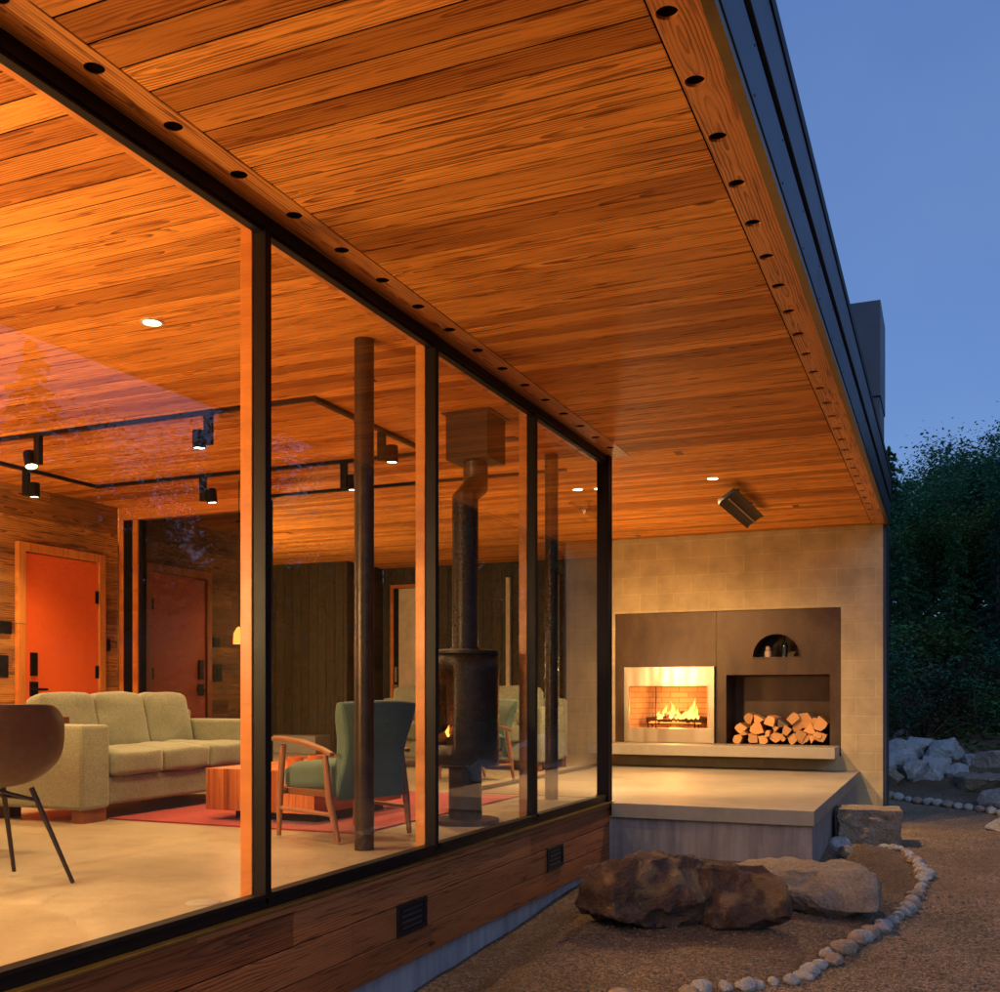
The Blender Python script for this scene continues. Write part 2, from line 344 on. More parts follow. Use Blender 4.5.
# ------------------------------------------------------------------ mesh helpers
def link(o, parent=None):
    col.objects.link(o)
    if parent is not None: o.parent = parent
    return o
def empty(name, loc=(0, 0, 0), rz=0, label=None, cat=None, group=None, kind=None):
    o = bpy.data.objects.new(name, None); link(o); o.location = loc; o.rotation_euler = (0, 0, rz)
    o.empty_display_size = .1
    tag(o, label, cat, group, kind); return o
def tag(o, label=None, cat=None, group=None, kind=None):
    if label: o['label'] = label
    if cat: o['category'] = cat
    if group: o['group'] = group
    if kind: o['kind'] = kind
    return o
class MB:
    def __init__(s): s.v = []; s.f = []
    def add(s, vs, fs):
        k = len(s.v); s.v += [tuple(v) for v in vs]; s.f += [tuple(i+k for i in f) for f in fs]; return s
    def box(s, x0, x1, y0, y1, z0, z1, mat=None, top=None):
        """top=(dx,dy) shrink of top"""
        tx, ty = top or (0, 0)
        vs = [Vector(p) for p in ((x0, y0, z0), (x1, y0, z0), (x1, y1, z0), (x0, y1, z0), (x0+tx, y0+ty, z1), (x1-tx, y0+ty, z1), (x1-tx, y1-ty, z1), (x0+tx, y1-ty, z1))]
        if mat is not None: vs = [mat @ v for v in vs]
        return s.add(vs, [(0, 3, 2, 1), (4, 5, 6, 7), (0, 1, 5, 4), (1, 2, 6, 5), (2, 3, 7, 6), (3, 0, 4, 7)])
    def tube(s, pts, r, n=12, cap=True):
        rs = r if hasattr(r, '__len__') else [r]*len(pts)
        pts = [Vector(p) for p in pts]; rings = []
        up = None
        for i, p in enumerate(pts):
            d = (pts[min(i+1, len(pts)-1)] - pts[max(i-1, 0)]).normalized()
            if up is None: up = Vector((0, 0, 1)) if abs(d.z) < .9 else Vector((1, 0, 0))
            x = d.cross(up).normalized(); y = x.cross(d).normalized(); up = y
            rings.append([p + (x*math.cos(2*math.pi*k/n) + y*math.sin(2*math.pi*k/n))*rs[i] for k in range(n)])
        vs = [v for r_ in rings for v in r_]; fs = []
        for i in range(len(pts)-1):
            for k in range(n): fs.append((i*n+k, i*n+(k+1) % n, (i+1)*n+(k+1) % n, (i+1)*n+k))
        if cap: fs += [tuple(range(n))[::-1], tuple((len(pts)-1)*n+k for k in range(n))]
        return s.add(vs, fs)
    def lathe(s, prof, c=(0, 0, 0), n=32):
        vs = []; fs = []
        for r, z in prof:
            for k in range(n):
                a = 2*math.pi*k/n; vs.append((c[0]+r*math.cos(a), c[1]+r*math.sin(a), c[2]+z))
        for i in range(len(prof)-1):
            for k in range(n): fs.append((i*n+k, i*n+(k+1) % n, (i+1)*n+(k+1) % n, (i+1)*n+k))
        return s.add(vs, fs)
    def build(s, name, mat, parent=None, smooth=False, bevel=0, auto=True):
        me = bpy.data.meshes.new(name); me.from_pydata([tuple(v) for v in s.v], [], s.f); me.update()
        if smooth:
            for p in me.polygons: p.use_smooth = True
        if mat is not None: me.materials.append(mat)
        o = bpy.data.objects.new(name, me); link(o, parent)
        if bevel:
            b = o.modifiers.new('bevel', 'BEVEL'); b.width = bevel; b.segments = 2; b.limit_method = 'ANGLE'; b.angle_limit = R(40)
        if smooth and auto:
            try: me.shade_auto = True
            except Exception: pass
            me.set_sharp_from_angle(angle=R(40))
        return o
def B(name, mat, x0, x1, y0, y1, z0, z1, parent=None, bevel=0):
    return MB().box(x0, x1, y0, y1, z0, z1).build(name, mat, parent, bevel=bevel)

def cushion(name, mat, parent, c, dim, r=.05, puff=.03, n=8, rot=None, sag=0):
    """rounded, puffed cushion"""
    hx, hy, hz = dim[0]/2, dim[1]/2, dim[2]/2
    bm = bmesh.new(); bmesh.ops.create_cube(bm, size=2); bmesh.ops.subdivide_edges(bm, edges=bm.edges[:], cuts=n, use_grid_fill=True)
    for v in bm.verts:
        p = v.co.copy(); q = Vector((p.x*hx, p.y*hy, p.z*hz))
        i = Vector((max(-hx+r, min(hx-r, q.x)), max(-hy+r, min(hy-r, q.y)), max(-hz+r, min(hz-r, q.z))))
        d = q-i
        if d.length > 1e-6: q = i + d.normalized()*r
        w = [(1-p.x**2), (1-p.y**2), (1-p.z**2)]
        q.z += puff*p.z*math.sqrt(max(0, w[0]*w[1])); q.y += puff*.6*p.y*math.sqrt(max(0, w[0]*w[2])); q.x += puff*.3*p.x*math.sqrt(max(0, w[1]*w[2]))
        q += Vector((1, 1, 1))*(noise.noise(q*6+Vector(c)*3)*.013)
        v.co = q
    me = bpy.data.meshes.new(name); bm.to_mesh(me); bm.free()
    mt = Matrix.Translation(c) @ (rot or Matrix.Identity(4)); me.transform(mt)
    for p in me.polygons: p.use_smooth = True
    me.materials.append(mat)
    o = bpy.data.objects.new(name, me); link(o, parent); return o

def rock_mesh(name, dims, seed, sub=4, planes=14, nz=.06, flat_top=False, sharp=.9):
    rr = random.Random(seed)
    bm = bmesh.new(); bmesh.ops.create_icosphere(bm, subdivisions=sub, radius=1)
    pl = []
    for _ in range(planes):
        v = Vector((rr.gauss(0, 1), rr.gauss(0, 1), rr.gauss(0, .8))).normalized(); pl.append((v, rr.uniform(.70, .98) if planes < 24 else rr.uniform(.74, 1.0)))
    pl += [(Vector((0, 0, -1)), .75)]
    if flat_top: pl += [(Vector((.05, .03, 1)).normalized(), .62)]
    off = Vector((seed*3.1, seed*1.7, seed*.9))
    for v in bm.verts:
        d = v.co.normalized(); r = 1.05
        for nrm, k in pl:
            dt = nrm.dot(d)
            if dt > .05: r = min(r, k/dt)
        r = r*sharp + (1-sharp)
        r += nz*(noise.noise(d*2.2+off)*1.1 + 1.3*abs(noise.noise(d*2.6+off*2)) + .55*noise.noise(d*6+off) + .45*abs(noise.noise(d*7+off)) + .18*noise.noise(d*24+off))
        v.co = Vector((d.x*r*dims[0]/2, d.y*r*dims[1]/2, d.z*r*dims[2]/2))
    me = bpy.data.meshes.new(name); bm.to_mesh(me); bm.free()
    for p in me.polygons: p.use_smooth = True
    me.set_sharp_from_angle(angle=R(35)) if sub < 5 else None
    return me

# ------------------------------------------------------------------ ground
def lerp(P, y):
    for (a, b), (c, d) in zip(P, P[1:]):
        if y <= c: return b + (d-b)*(y-a)/(c-a)
    return P[-1][1]
GP = [(-80, -.9), (-5, -.8), (2, -.70), (4.4, -.61), (5.8, -.55), (7.8, -.45), (9, -.42), (10.35, -.42), (10.75, -.6), (13.5, -.6), (15, -.45), (17, .1), (22, 1.0), (40, 3.2), (400, 10)]
edge = [(-.84, 5.0), (-.77, 5.08), (-.70, 5.14), (-.64, 5.23), (-.62, 5.37), (-.58, 5.46), (-.54, 5.56), (-.56, 5.68), (-.50, 5.76), (-.47, 5.87), (-.43, 5.99), (-.38, 6.1), (-.33, 6.22), (-.31, 6.42), (-.23, 6.74), (-.19, 6.96), (-.175, 7.12), (-.16, 7.28), (-.145, 7.45), (-.13, 7.62), (-.125, 7.82), (-.15, 8.02), (-.18, 8.2), (-.22, 8.38), (-.25, 8.56), (-.3, 8.76), (-.36, 8.88), (-.44, 8.96), (-.52, 9.0)]
pre_edge = [(-1.35, 4.55), (-1.22, 4.66), (-1.1, 4.77), (-1.0, 4.86), (-.92, 4.94)]
full = [(-2.2, 3.0), (-1.6, 4.2)] + pre_edge + edge + [(-.75, 9.05)]
def edge_x(y):
    if y < 3: return -2.2
    if y > 9.0: return -5 if y < 10.35 else -99
    best = -2.2
    for (x0, y0), (x1, y1) in zip(full, full[1:]):
        if min(y0, y1) <= y <= max(y0, y1) and y1 != y0: best = x0 + (x1-x0)*(y-y0)/(y1-y0)
    return best
def gz(x, y):
    z = lerp(GP, y)
    near = max(0, 1-abs(y-6)/8)
    z += .022*noise.noise(Vector((x*1.3, y*1.3, 0))) + .012*noise.noise(Vector((x*4, y*4, 3)))
    if 4 < y < 9.6 and x < edge_x(y): # raised bed inside the stones
        w = min(1, (edge_x(y)-x)/.25); z += .035*w
        # trough beside the terrace
        if y > 7.4: z -= .10*max(0, 1-abs(x+.78)/.16)
    if x < -1.9: z -= .12*min(1, (-1.9-x)/.3)
    if y > 17: z += .35*noise.noise(Vector((x*.25, y*.25, 7)))
    if x > 4 : z += min(2.5, (x-4)*.10)*(1 if y > -3 else .4)
    return z
def grid_axis(parts):
    r = []
    for a, b, st in parts:
        k = max(1, round((b-a)/st)); r += [a+(b-a)*i/k for i in range(k)]
    r.append(parts[-1][1]); return r
gx = grid_axis([(-400, -30, 60), (-30, -12, 3), (-12, -2.6, .6), (-2.6, 2.4, .045), (2.4, 6, .2), (6, 30, 2), (30, 400, 50)])
gy = grid_axis([(-300, -20, 40), (-20, 2.5, 1.5), (2.5, 11.2, .045), (11.2, 18, .12), (18, 45, 1.2), (45, 400, 45)])
NX, NY = len(gx), len(gy)
verts = [(x, y, gz(x, y)) for y in gy for x in gx]
gf = []; pf = []
for j in range(NY-1):
    for i in range(NX-1):
        cx, cyy = (gx[i]+gx[i+1])/2, (gy[j]+gy[j+1])/2
        f = (j*NX+i, j*NX+i+1, (j+1)*NX+i+1, (j+1)*NX+i)
        if 9.0 > cyy > 1.0: onp = cx > edge_x(cyy) and cx < 3.2
        elif cyy <= 1.0: onp = -20 < cyy and -2.2 < cx < 3.2
        else:
            onp = (9.0 <= cyy < 14.3-.65*(cx+.67)) and -.84 < cx < 3.2
        (pf if onp else gf).append(f)
def sub_mesh(name, faces, mat):
    used = {}; vs = []; fs = []
    for f in faces:
        nf = []
        for i in f:
            if i not in used: used[i] = len(vs); vs.append(verts[i])
            nf.append(used[i])
        fs.append(tuple(nf))
    me = bpy.data.meshes.new(name); me.from_pydata(vs, [], fs)
    for p in me.polygons: p.use_smooth = True
    me.materials.append(mat); return link(bpy.data.objects.new(name, me))
tag(sub_mesh('ground', gf, M['bed']), kind='structure')
tag(sub_mesh('path', pf, M['path']), kind='structure')

# loose grit: real small stones lying on bed and path, nobody could count them
def grit():
    r = np.random.RandomState(3)
    base = np.array([(1, 0, 0), (-1, 0, 0), (0, 1, 0), (0, -1, 0), (0, 0, 1), (0, 0, -1)], float)
    tri = np.array([(0, 2, 4), (2, 1, 4), (1, 3, 4), (3, 0, 4), (2, 0, 5), (1, 2, 5), (3, 1, 5), (0, 3, 5)])
    V = []; F = []; k = 0
    N = 34000
    ys = 3.6 + (r.rand(N)**1.3)*7.2; xs = -2.3 + r.rand(N)*4.6
    for x, y in zip(xs, ys):
        if x < -.84 and y > 7.7: continue
        s = .003 + .009*r.rand()**5
        p = base*(s*(.6+.8*r.rand(6, 1)))*np.array([1.2, 1, .7]); a = r.rand()*6.28
        c, sn = math.cos(a), math.sin(a)
        p = np.stack([p[:, 0]*c-p[:, 1]*sn, p[:, 0]*sn+p[:, 1]*c, p[:, 2]], 1) + np.array([x, y, gz(x, y)+s*.2])
        V.append(p); F.append(tri+k); k += 6
    V = np.concatenate(V); F = np.concatenate(F)
    me = bpy.data.meshes.new('gravel'); me.from_pydata(V.tolist(), [], F.tolist()); me.materials.append(M['grit'])
    return link(bpy.data.objects.new('gravel', me))
tag(grit(), kind='stuff', label='loose gravel scattered over the path and planting bed')

# ------------------------------------------------------------------ stones and boulders
def hull_rock(name, dims, seed, npts=22, rough=.02, top=.8):
    rr = random.Random(seed); bm = bmesh.new(); S = max(dims)
    for _ in range(npts):
        d = Vector((rr.gauss(0, 1), rr.gauss(0, 1), rr.gauss(0, 1))).normalized()
        p = Vector((d.x*dims[0]/2, d.y*dims[1]/2, d.z*dims[2]/2))*rr.uniform(.88, 1.08)
        p.z = min(p.z, dims[2]/2*top*rr.uniform(.93, 1.05)); bm.verts.new(p)
    g = bmesh.ops.convex_hull(bm, input=bm.verts[:])
    bmesh.ops.delete(bm, geom=[e for e in bm.verts if not e.link_faces], context='VERTS')
    bmesh.ops.dissolve_limit(bm, angle_limit=R(14), verts=bm.verts[:], edges=bm.edges[:])
    bmesh.ops.bevel(bm, geom=bm.edges[:], offset=S*.022, segments=2, profile=.6, affect='EDGES')
    bmesh.ops.triangulate(bm, faces=bm.faces[:])
    for _ in range(6):
        long = [e for e in bm.edges if e.calc_length() > S*.055]
        if not long: break
        bmesh.ops.subdivide_edges(bm, edges=long, cuts=1); bmesh.ops.triangulate(bm, faces=[f for f in bm.faces if len(f.verts) > 3])
    bm.normal_update(); off = Vector((seed*1.3, seed*.7, 0))
    mv = []
    for v in bm.verts:
        q = v.co/S*3.2+off; lay = math.sin((v.co.z/S*16)+noise.noise(q)*4)
        a = noise.noise(q)*1.6 - abs(noise.noise(q*1.9+off))*1.4 + noise.noise(q*4.5)*.7 + noise.noise(q*11)*.4 + lay*.22
        mv.append(v.normal*a*rough*S)
    for v, m_ in zip(bm.verts, mv): v.co += m_
    me = bpy.data.meshes.new(name); bm.to_mesh(me); bm.free()
    for p in me.polygons: p.use_smooth = True
    me.set_sharp_from_angle(angle=R(28))
    return me

def place_rock(name, x, y, dims, seed, mat, rz, label, cat='boulder', sink=.12, group=None, z=None, hull=None, **kw):
    me = hull_rock(name, dims, seed, **hull) if hull else rock_mesh(name, dims, seed, **kw); me.materials.append(mat)
    o = link(bpy.data.objects.new(name, me)); zb = (gz(x, y) if z is None else z)
    lo = min(v.co.z for v in me.vertices)
    o.location = (x, y, zb - lo - sink*dims[2]); o.rotation_euler = (0, 0, rz)
    return tag(o, label, cat, group)
def boulder(name, poly, prof, seed, mat, rz, loc, label, nz=.035):
    pass
place_rock('boulder', -1.62, 5.93, (.86, .62, .62), 14, M['rock_dark'], .15, 'dark rusty boulder with a yellowish left face beside the wood cladding', hull=dict(npts=26, rough=.034, top=.75), sink=.12)
place_rock('boulder', -1.15, 6.02, (.86, .46, .48), 31, M['rock_dark'], -.1, 'dark red-brown boulder with white veins, right of the yellow-faced one', hull=dict(npts=22, rough=.034, top=.7), sink=.14)
place_rock('boulder', -.80, 6.72, (1.42, .78, .40), 5, M['rock_tan'], -.75, 'long low pale boulder sloping to the right between dark boulder and terrace', hull=dict(npts=20, rough=.022, top=.75), sink=.16)
def block_stone():
    rr = random.Random(4); bm = bmesh.new(); bmesh.ops.create_cube(bm, size=1)
    bmesh.ops.subdivide_edges(bm, edges=bm.edges[:], cuts=14, use_grid_fill=True)
    for v in bm.verts:
        p = v.co.copy(); top = p.z > .49
        q = Vector((p.x*.50, p.y*.42, p.z*.30))
        k = .010 if top else .028
        q += Vector((noise.noise(p*5), noise.noise(p*5+Vector((9, 0, 0))), noise.noise(p*5+Vector((0, 9, 0)))*.6))*k
        q += Vector((noise.noise(p*13), noise.noise(p*13+Vector((9, 0, 0))), 0))*(k*.6)
        if not top: q.x *= 1-.06*(.5-p.z); 
        v.co = q
    me = bpy.data.meshes.new('stone_block'); bm.to_mesh(me); bm.free(); me.materials.append(M['rock_tan'])
    for p in me.polygons: p.use_smooth = True
    me.set_sharp_from_angle(angle=R(40))
    o = link(bpy.data.objects.new('stone_block', me)); o.location = (-.60, 9.32, -.29); o.rotation_euler = (0, 0, .1); return o
tag(block_stone(), 'squared tan stone block with flat top beside the terrace corner', 'stone')
place_rock('fieldstone', -.80, 8.98, (.2, .24, .17), 51, M['rock_grey'], .3, 'small grey stone wedged between terrace side and squared stone block', 'stone', sub=3)
place_rock('fieldstone', -.72, 8.62, (.12, .14, .1), 52, M['rock_tan'], .9, 'small brown stone lying before the squared stone block in the trough', 'stone', sub=3)
rocks = [
 (-.65, 17.15, .38, .20, 'rock_grey', 'small grey rock at the top of the rock pile nearest the wall'),
 (-.38, 16.45, .46, .30, 'rock_grey', 'grey rounded boulder near the top left of the rock pile'),
 (-.56, 16.10, .62, .34, 'rock_grey', 'slanting pale grey slab in the left of the rock pile'),
 (-.62, 15.75, .66, .30, 'rock_grey', 'wedge shaped grey rock low in the pile beside the block wall'),
 (-.78, 15.45, .34, .26, 'rock_grey', 'grey rock half hidden behind the edge of the block wall'),
 (-.36, 15.25, .46, .36, 'rock_grey', 'smooth grey boulder at the front foot of the pile'),
 (-.16, 15.35, .40, .42, 'rock_grey', 'tall rounded grey boulder in the middle of the pile'),
 (-.10, 15.85, .36, .38, 'rock_grey', 'dark shaded grey boulder leaning behind the tall rounded one'),
 (.08, 16.2, .62, .34, 'rock_grey', 'flat topped pale boulder high in the middle of the pile'),
 (.12, 15.5, .36, .26, 'rock_grey', 'small square grey rock between the tall rounded and long warm lit rocks'),
 (.33, 15.9, .24, .2, 'rock_grey', 'little round grey stone behind the long warm lit rock'),
 (.62, 15.85, .62, .32, 'rock_light', 'broad pale boulder at the right end of the pile'),
 (.48, 15.05, 1.0, .30, 'rock_tan', 'long flat rock with a warm lit left end before the pile'),
 (.66, 14.0, .62, .32, 'rock_light', 'white topped rock with dark side at right edge above the stone line'),
 (.62, 11.6, .75, .24, 'rock_light', 'low pale flat rock at the right edge of the sunny gravel'),
 (-.63, 15.1, .24, .2, 'rock_tan', 'small orange-brown stone at the foot of the pile by the wall'),
 (1.25, 15.6, .8, .5, 'rock_grey', 'grey boulder at the far right of the pile'),
 (1.5, 14.4, .7, .4, 'rock_light', 'pale boulder right of the white topped rock'),
]
for i, (x, y, w, h, m, lb) in enumerate(rocks):
    place_rock('boulder', x, y+.12, (w*1.1, w*.9, h*1.3), 60+i*7, M[m], rng.uniform(-.6, .6), lb, hull=dict(npts=15, rough=.02, top=.85), sink=.2, group='boulders of the rock pile behind the wall' if i < 13 else None)
# edging stones
eg = 'stones edging the gravel path'
pts_, d_ = [], 0.0
poly_ = pre_edge + edge
for (xa, ya), (xb, yb) in zip(poly_, poly_[1:]):
    L_ = math.hypot(xb-xa, yb-ya)
    while d_ < L_: pts_.append((xa+(xb-xa)*d_/L_, ya+(yb-ya)*d_/L_)); d_ += rng.uniform(.085, .125)
    d_ -= L_
for i, (x, y) in enumerate(pts_):
    big = 1.0 if i % 5 else 1.25
    w = rng.uniform(.065, .115)*big; 
    m = M['pebble'] if rng.random() < .72 else M['pebble_tan']
    place_rock('edging_stone', x+rng.uniform(-.012, .012), y+rng.uniform(-.015, .015), (w*rng.uniform(.95, 1.3), w*rng.uniform(.75, 1.05), w*rng.uniform(.6, .85)), 200+i*3, m, rng.uniform(0, 3), 'rounded pale edging stone in the curved row along the gravel path', 'stone', sub=3, planes=13, nz=.07, sink=.16, group=eg, sharp=.88)
far_edge = [(-.67, 14.32), (-.56, 14.25), (-.44, 14.18), (-.33, 14.12), (-.2, 14.05), (-.1, 13.97), (.02, 13.9), (.13, 13.82), (.25, 13.73), (.37, 13.66), (.49, 13.6), (.6, 13.5), (.72, 13.42)]
for i, (x, y) in enumerate(far_edge):
    w = rng.uniform(.11, .17)
    place_rock('edging_stone', x, y, (w, w*.9, w*.75), 400+i*3, M['pebble'] if i % 3 else M['pebble_tan'], rng.uniform(0, 3), 'small edging stone in the shaded row below the rock pile', 'stone', sub=2, planes=8, nz=.05, sink=.14, group='stones of the shaded far edging row', sharp=.6)

# ------------------------------------------------------------------ HOUSE
GX = -2.45       # glass plane
ZC = 2.67        # ceiling
house = empty('house', (0, 0, 0), label='low flat-roofed house with glass wall, deep wood soffit and lit interior', cat='house')

def boards(name, x0, x1, y0, y1, z, mat, parent):
    """ceiling boards running along x, aligned to multiples of BW in y, with v-grooves"""
    m = MB(); k0 = math.floor(y0/BW); k1 = math.ceil(y1/BW); g = .0044; ch = .001
    for k in range(k0, k1):
        a = max(y0, k*BW)+g; b = min(y1, (k+1)*BW)-g
        if b-a < .01: continue
        vs = []
        for x in (x0, x1):
            vs += [(x, a, z+.02), (x, a, z+ch), (x, a+ch, z), (x, b-ch, z), (x, b, z+ch), (x, b, z+.02)]
        m.add(vs, [(i, i+6, i+7, i+1) for i in range(5)] + [(0, 1, 2, 3, 4, 5), (6, 11, 10, 9, 8, 7)])
    return m.build(name, mat, parent)
c1 = boards('ceiling', -9.6, -2.434, -2.5, 7.875, ZC, M['ceil'], house)
boards('ceiling', -9.6, -3.74, 7.875, 13.6, ZC, M['ceil'], house)
boards('soffit', -2.256, -.747, -2.5, 7.875, ZC, M['ceil'], house)
boards('soffit', -3.74, -.747, 7.875, 12.12, ZC, M['ceil'], house)
B('dark_deck', M['gap'], -9.7, -.746, -2.6, 13.7, ZC+.0032, ZC+.06, house)  # near-black sheet close above the boards, puts the groove shade into colour

def holed_board(x0, x1, y0, y1, hx, yh0, step, parent, r=.031):
    m = MB(); z = ZC; n = 20
    ys = []; y = yh0
    while y < y1-.06:
        if y > y0+.06: ys.append(y)
        y += step
    cuts = [y0] + [(a+b)/2 for a, b in zip(ys, ys[1:])] + [y1]
    for c0, c1_, yc in zip(cuts, cuts[1:], ys):
        ring = []; outer = []
        for k in range(n):
            a = 2*math.pi*k/n; dx, dy = math.cos(a), math.sin(a)
            ring.append((hx+r*dx, yc+r*dy, z))
            tx = ((x1-hx)/dx if dx > 1e-9 else (x0-hx)/dx if dx < -1e-9 else 1e9)
            ty = ((c1_-yc)/dy if dy > 1e-9 else (c0-yc)/dy if dy < -1e-9 else 1e9)
            t_ = min(tx, ty); outer.append((hx+t_*dx, yc+t_*dy, z))
        up = [(p[0], p[1], z+.010) for p in ring]
        vs = ring+outer+up; fs = []
        for k in range(n):
            k2 = (k+1) % n; fs.append((k, k2, n+k2, n+k)); fs.append((2*n+k, 2*n+k2, k2, k))
        # corners
        k_ = len(vs); cs = [(x0, c0, z), (x1, c0, z), (x1, c1_, z), (x0, c1_, z)]; vs += cs
        for ci, (X, Y, _) in enumerate(cs):
            for k in range(n):
                k2 = (k+1) % n; p, q = outer[k], outer[k2]
                if (abs(p[0]-X) < 1e-6 and abs(q[1]-Y) < 1e-6) or (abs(p[1]-Y) < 1e-6 and abs(q[0]-X) < 1e-6):
                    if (Vector(p)-Vector((X, Y, z))).length > 1e-5 and (Vector(q)-Vector((X, Y, z))).length > 1e-5: fs.append((n+k, n+k2, k_+ci))
        m.add(vs, fs)
    # edges
    m.add([(x0, y0, z), (x0, y1, z), (x0, y1, z+.034), (x0, y0, z+.034)], [(0, 1, 2, 3)])
    m.add([(x1, y0, z), (x1, y1, z), (x1, y1, z+.034), (x1, y0, z+.034)], [(0, 1, 2, 3)])
    return m.build('vented_board', M['beam'], parent)
holed_board(-2.43, -2.262, -2.5, 7.872, -2.325, 2.38-.345*14, .345, house)
holed_board(-.741, -.606, -2.5, 12.1, -.70, 2.80-.345*15, .345, house)
B('vent_screen', M['gap'], -2.42, -2.27, -2.49, 7.86, ZC+.0105, ZC+.014, house)
B('vent_screen', M['gap'], -.735, -.612, -2.49, 12.08, ZC+.0105, ZC+.014, house)
# roof edge
ro = MB().box(-.602, -.566, -2.5, 12.16, ZC-.012, ZC+.02).build('drip_strip', M['brass'], house)
fa = MB()
for a, b in ((-2.5, 1.72), (1.724, 5.2), (5.204, 8.7), (8.704, 12.18)):
    fa.box(-.75, -.561, a, b, ZC+.024, ZC+.235)
    fa.box(-.75, -.552, a, b, ZC+.275, ZC+.50)
fa.build('fascia', M['fascia'], house, bevel=.003)
sc = MB()
for k in range(24):
    yy = -2.2+k*.62; sc.tube([(-.562, yy, ZC+.05), (-.5585, yy, ZC+.05)], .004, 6); sc.tube([(-.562, yy, ZC+.21), (-.5585, yy, ZC+.21)], .004, 6)
tag(sc.build('fascia_screws', M['fasciadark'], house), kind='stuff')
B('fascia_joint', M['fasciadark'], -.75, -.58, -2.5, 12.17, ZC+.235, ZC+.275, house)
B('roof_edge_cap', M['fasciadark'], -.78, -.545, -2.5, 12.19, ZC+.503, ZC+.56, house)
B('roof', M['fascia'], -9.8, -.78, -2.6, 12.18, ZC+.3, ZC+.52, house)
B('roof', M['fascia'], -9.8, -3.72, 12.18, 13.8, ZC+.3, ZC+.52, house)
B('dark_deck', M['gap'], -.745, -.57, -2.55, 12.1, ZC+.036, ZC+.3, house)

# floor & foundation
B('floor', M['floor'], -9.6, GX-.035, -2.5, 7.86, -.2, 0, house)
B('floor', M['floor'], -9.6, -3.76, 7.86, 13.6, -.2, 0, house)
B('foundation', M['found'], -9.5, -2.455, -2.5, 7.72, -1.5, -.2, house)
cl = MB()
zc = -.075
for k, (za, zb) in enumerate(((-.195, -.06), (-.345, -.199), (-.49, -.349))):
    cl.box(-2.425, -2.40, -2.5, 7.83, za, zb)
cl.build('cladding', M['clad'], house, bevel=.003)
B('cladding', M['clad'], -2.45, -2.425, 7.80, 7.835, -.49, -.06, house)
B('sill_board', M['clad'], -2.46, -2.385, -2.5, 7.855, -.058, -.028, house, bevel=.004)
B('sill_flashing', M['brass'], -2.46, -2.378, -2.5, 7.86, -.027, -.019, house)
for y0 in (4.37, 6.40):
    v = empty('vent', (-2.4, y0+.15, -.27)); v.parent = house
    f = MB(); f.box(0, .012, -.15, .15, -.075, -.055).box(0, .012, -.15, .15, .055, .075).box(0, .012, -.15, -.13, -.055, .055).box(0, .012, .13, .15, -.055, .055).box(0, .003, -.13, .13, -.055, .055)
    f.build('vent_frame', M['grille'], v)
    s = MB()
    for k in range(4):
        zz = -.042+k*.028; s.box(.004, .009, -.1, .1, zz-.004, zz+.004)
    s.build('vent_slats', M['slat'], v)

# glazing: window bays, each with frame, wood trim and pane
mull = [-2.5, -1.0, .47, 1.92, 3.385, 4.85, 6.28, 7.80]
for a, b in zip(mull, mull[1:]):
    w = MB()
    last = b > 7.5
    w.box(GX-.028, GX+.03, a-.024, a-.003, 0, ZC-.05); w.box(GX-.028, GX+.025, a+.001, a+.022, 0, ZC-.05)
    w.box(GX-.028, GX+.03, a-.026, b-.026, ZC-.052, ZC-.001)      # head
    w.box(GX-.05, GX+.03, a-.026, b-.026, -.018, .022)            # bottom rail
    w.box(GX-.02, GX+.035, a+.024, b-.028, .022, .04)
    w.box(GX-.02, GX+.02, a+.024, b-.028, ZC-.066, ZC-.052)
    wo = w.build('window', M['black'], house, bevel=.002)
    tr = MB(); tr.box(GX-.085, GX-.030, a-.030, a+.028, 0.001, ZC-.03)
    tr.build('window_trim', M['trim'], wo, bevel=.003)
    MB().box(GX-.075, GX-.030, a+.03, b-.032, ZC-.045, ZC-.002).build('window_head_trim', M['trimy'], wo)
    MB().box(GX-.085, GX-.052, a+.03, b-.032, 0.0005, .012).build('window_sill_trim', M['bronze'], wo)
    MB().add([(GX, a+.02, .035), (GX, b-.025, .035), (GX, b-.025, ZC-.06), (GX, a+.02, ZC-.06)], [(0, 1, 2, 3)]).build('pane', M['glass'], wo)
# corner post and return glazing
cp = MB(); cp.box(GX-.05, GX+.05, 7.775, 7.80, -.018, ZC-.001); cp.box(GX-.035, GX+.035, 7.80, 7.825, -.018, ZC-.001); cp.box(GX-.05, GX+.05, 7.825, 7.86, -.018, ZC-.001)
cpo = cp.build('corner_post', M['black'], house, bevel=.003)
def glaze(x0, y0, x1, y1, parent):
    L = math.hypot(x1-x0, y1-y0); a = math.atan2(y1-y0, x1-x0)
    T = Matrix.Translation((x0, y0, 0)) @ Matrix.Rotation(a, 4, 'Z')
    w = MB(); w.box(0, .045, -.04, .04, .002, ZC-.002, T).box(L-.045, L, -.04, .04, .002, ZC-.002, T).box(.045, L-.045, -.04, .04, .002, .045, T).box(.045, L-.045, -.04, .04, ZC-.05, ZC-.002, T)
    wo = w.build('window', M['black'], parent)
    MB().add([T @ Vector(p) for p in ((.04, 0, .04), (L-.04, 0, .04), (L-.04, 0, ZC-.045), (.04, 0, ZC-.045))], [(0, 1, 2, 3)]).build('pane', M['glass'], wo)
# the return to the terrace stands open: sliding doors pushed away, only the floor track shows
MB().box(-3.78, -3.70, 7.89, 12.05, -.012, .003).box(-3.70, -2.51, 7.862, 7.868, -.012, .003).build('floor_track', M['bronze'], house)
# columns
for x, y in ((-2.80, 4.75), (-2.81, 7.60)):
    MB().lathe([(.052, .001), (.052, ZC-.002)], (x, y, 0), 28).build('column', M['steelcol'], house, smooth=True)
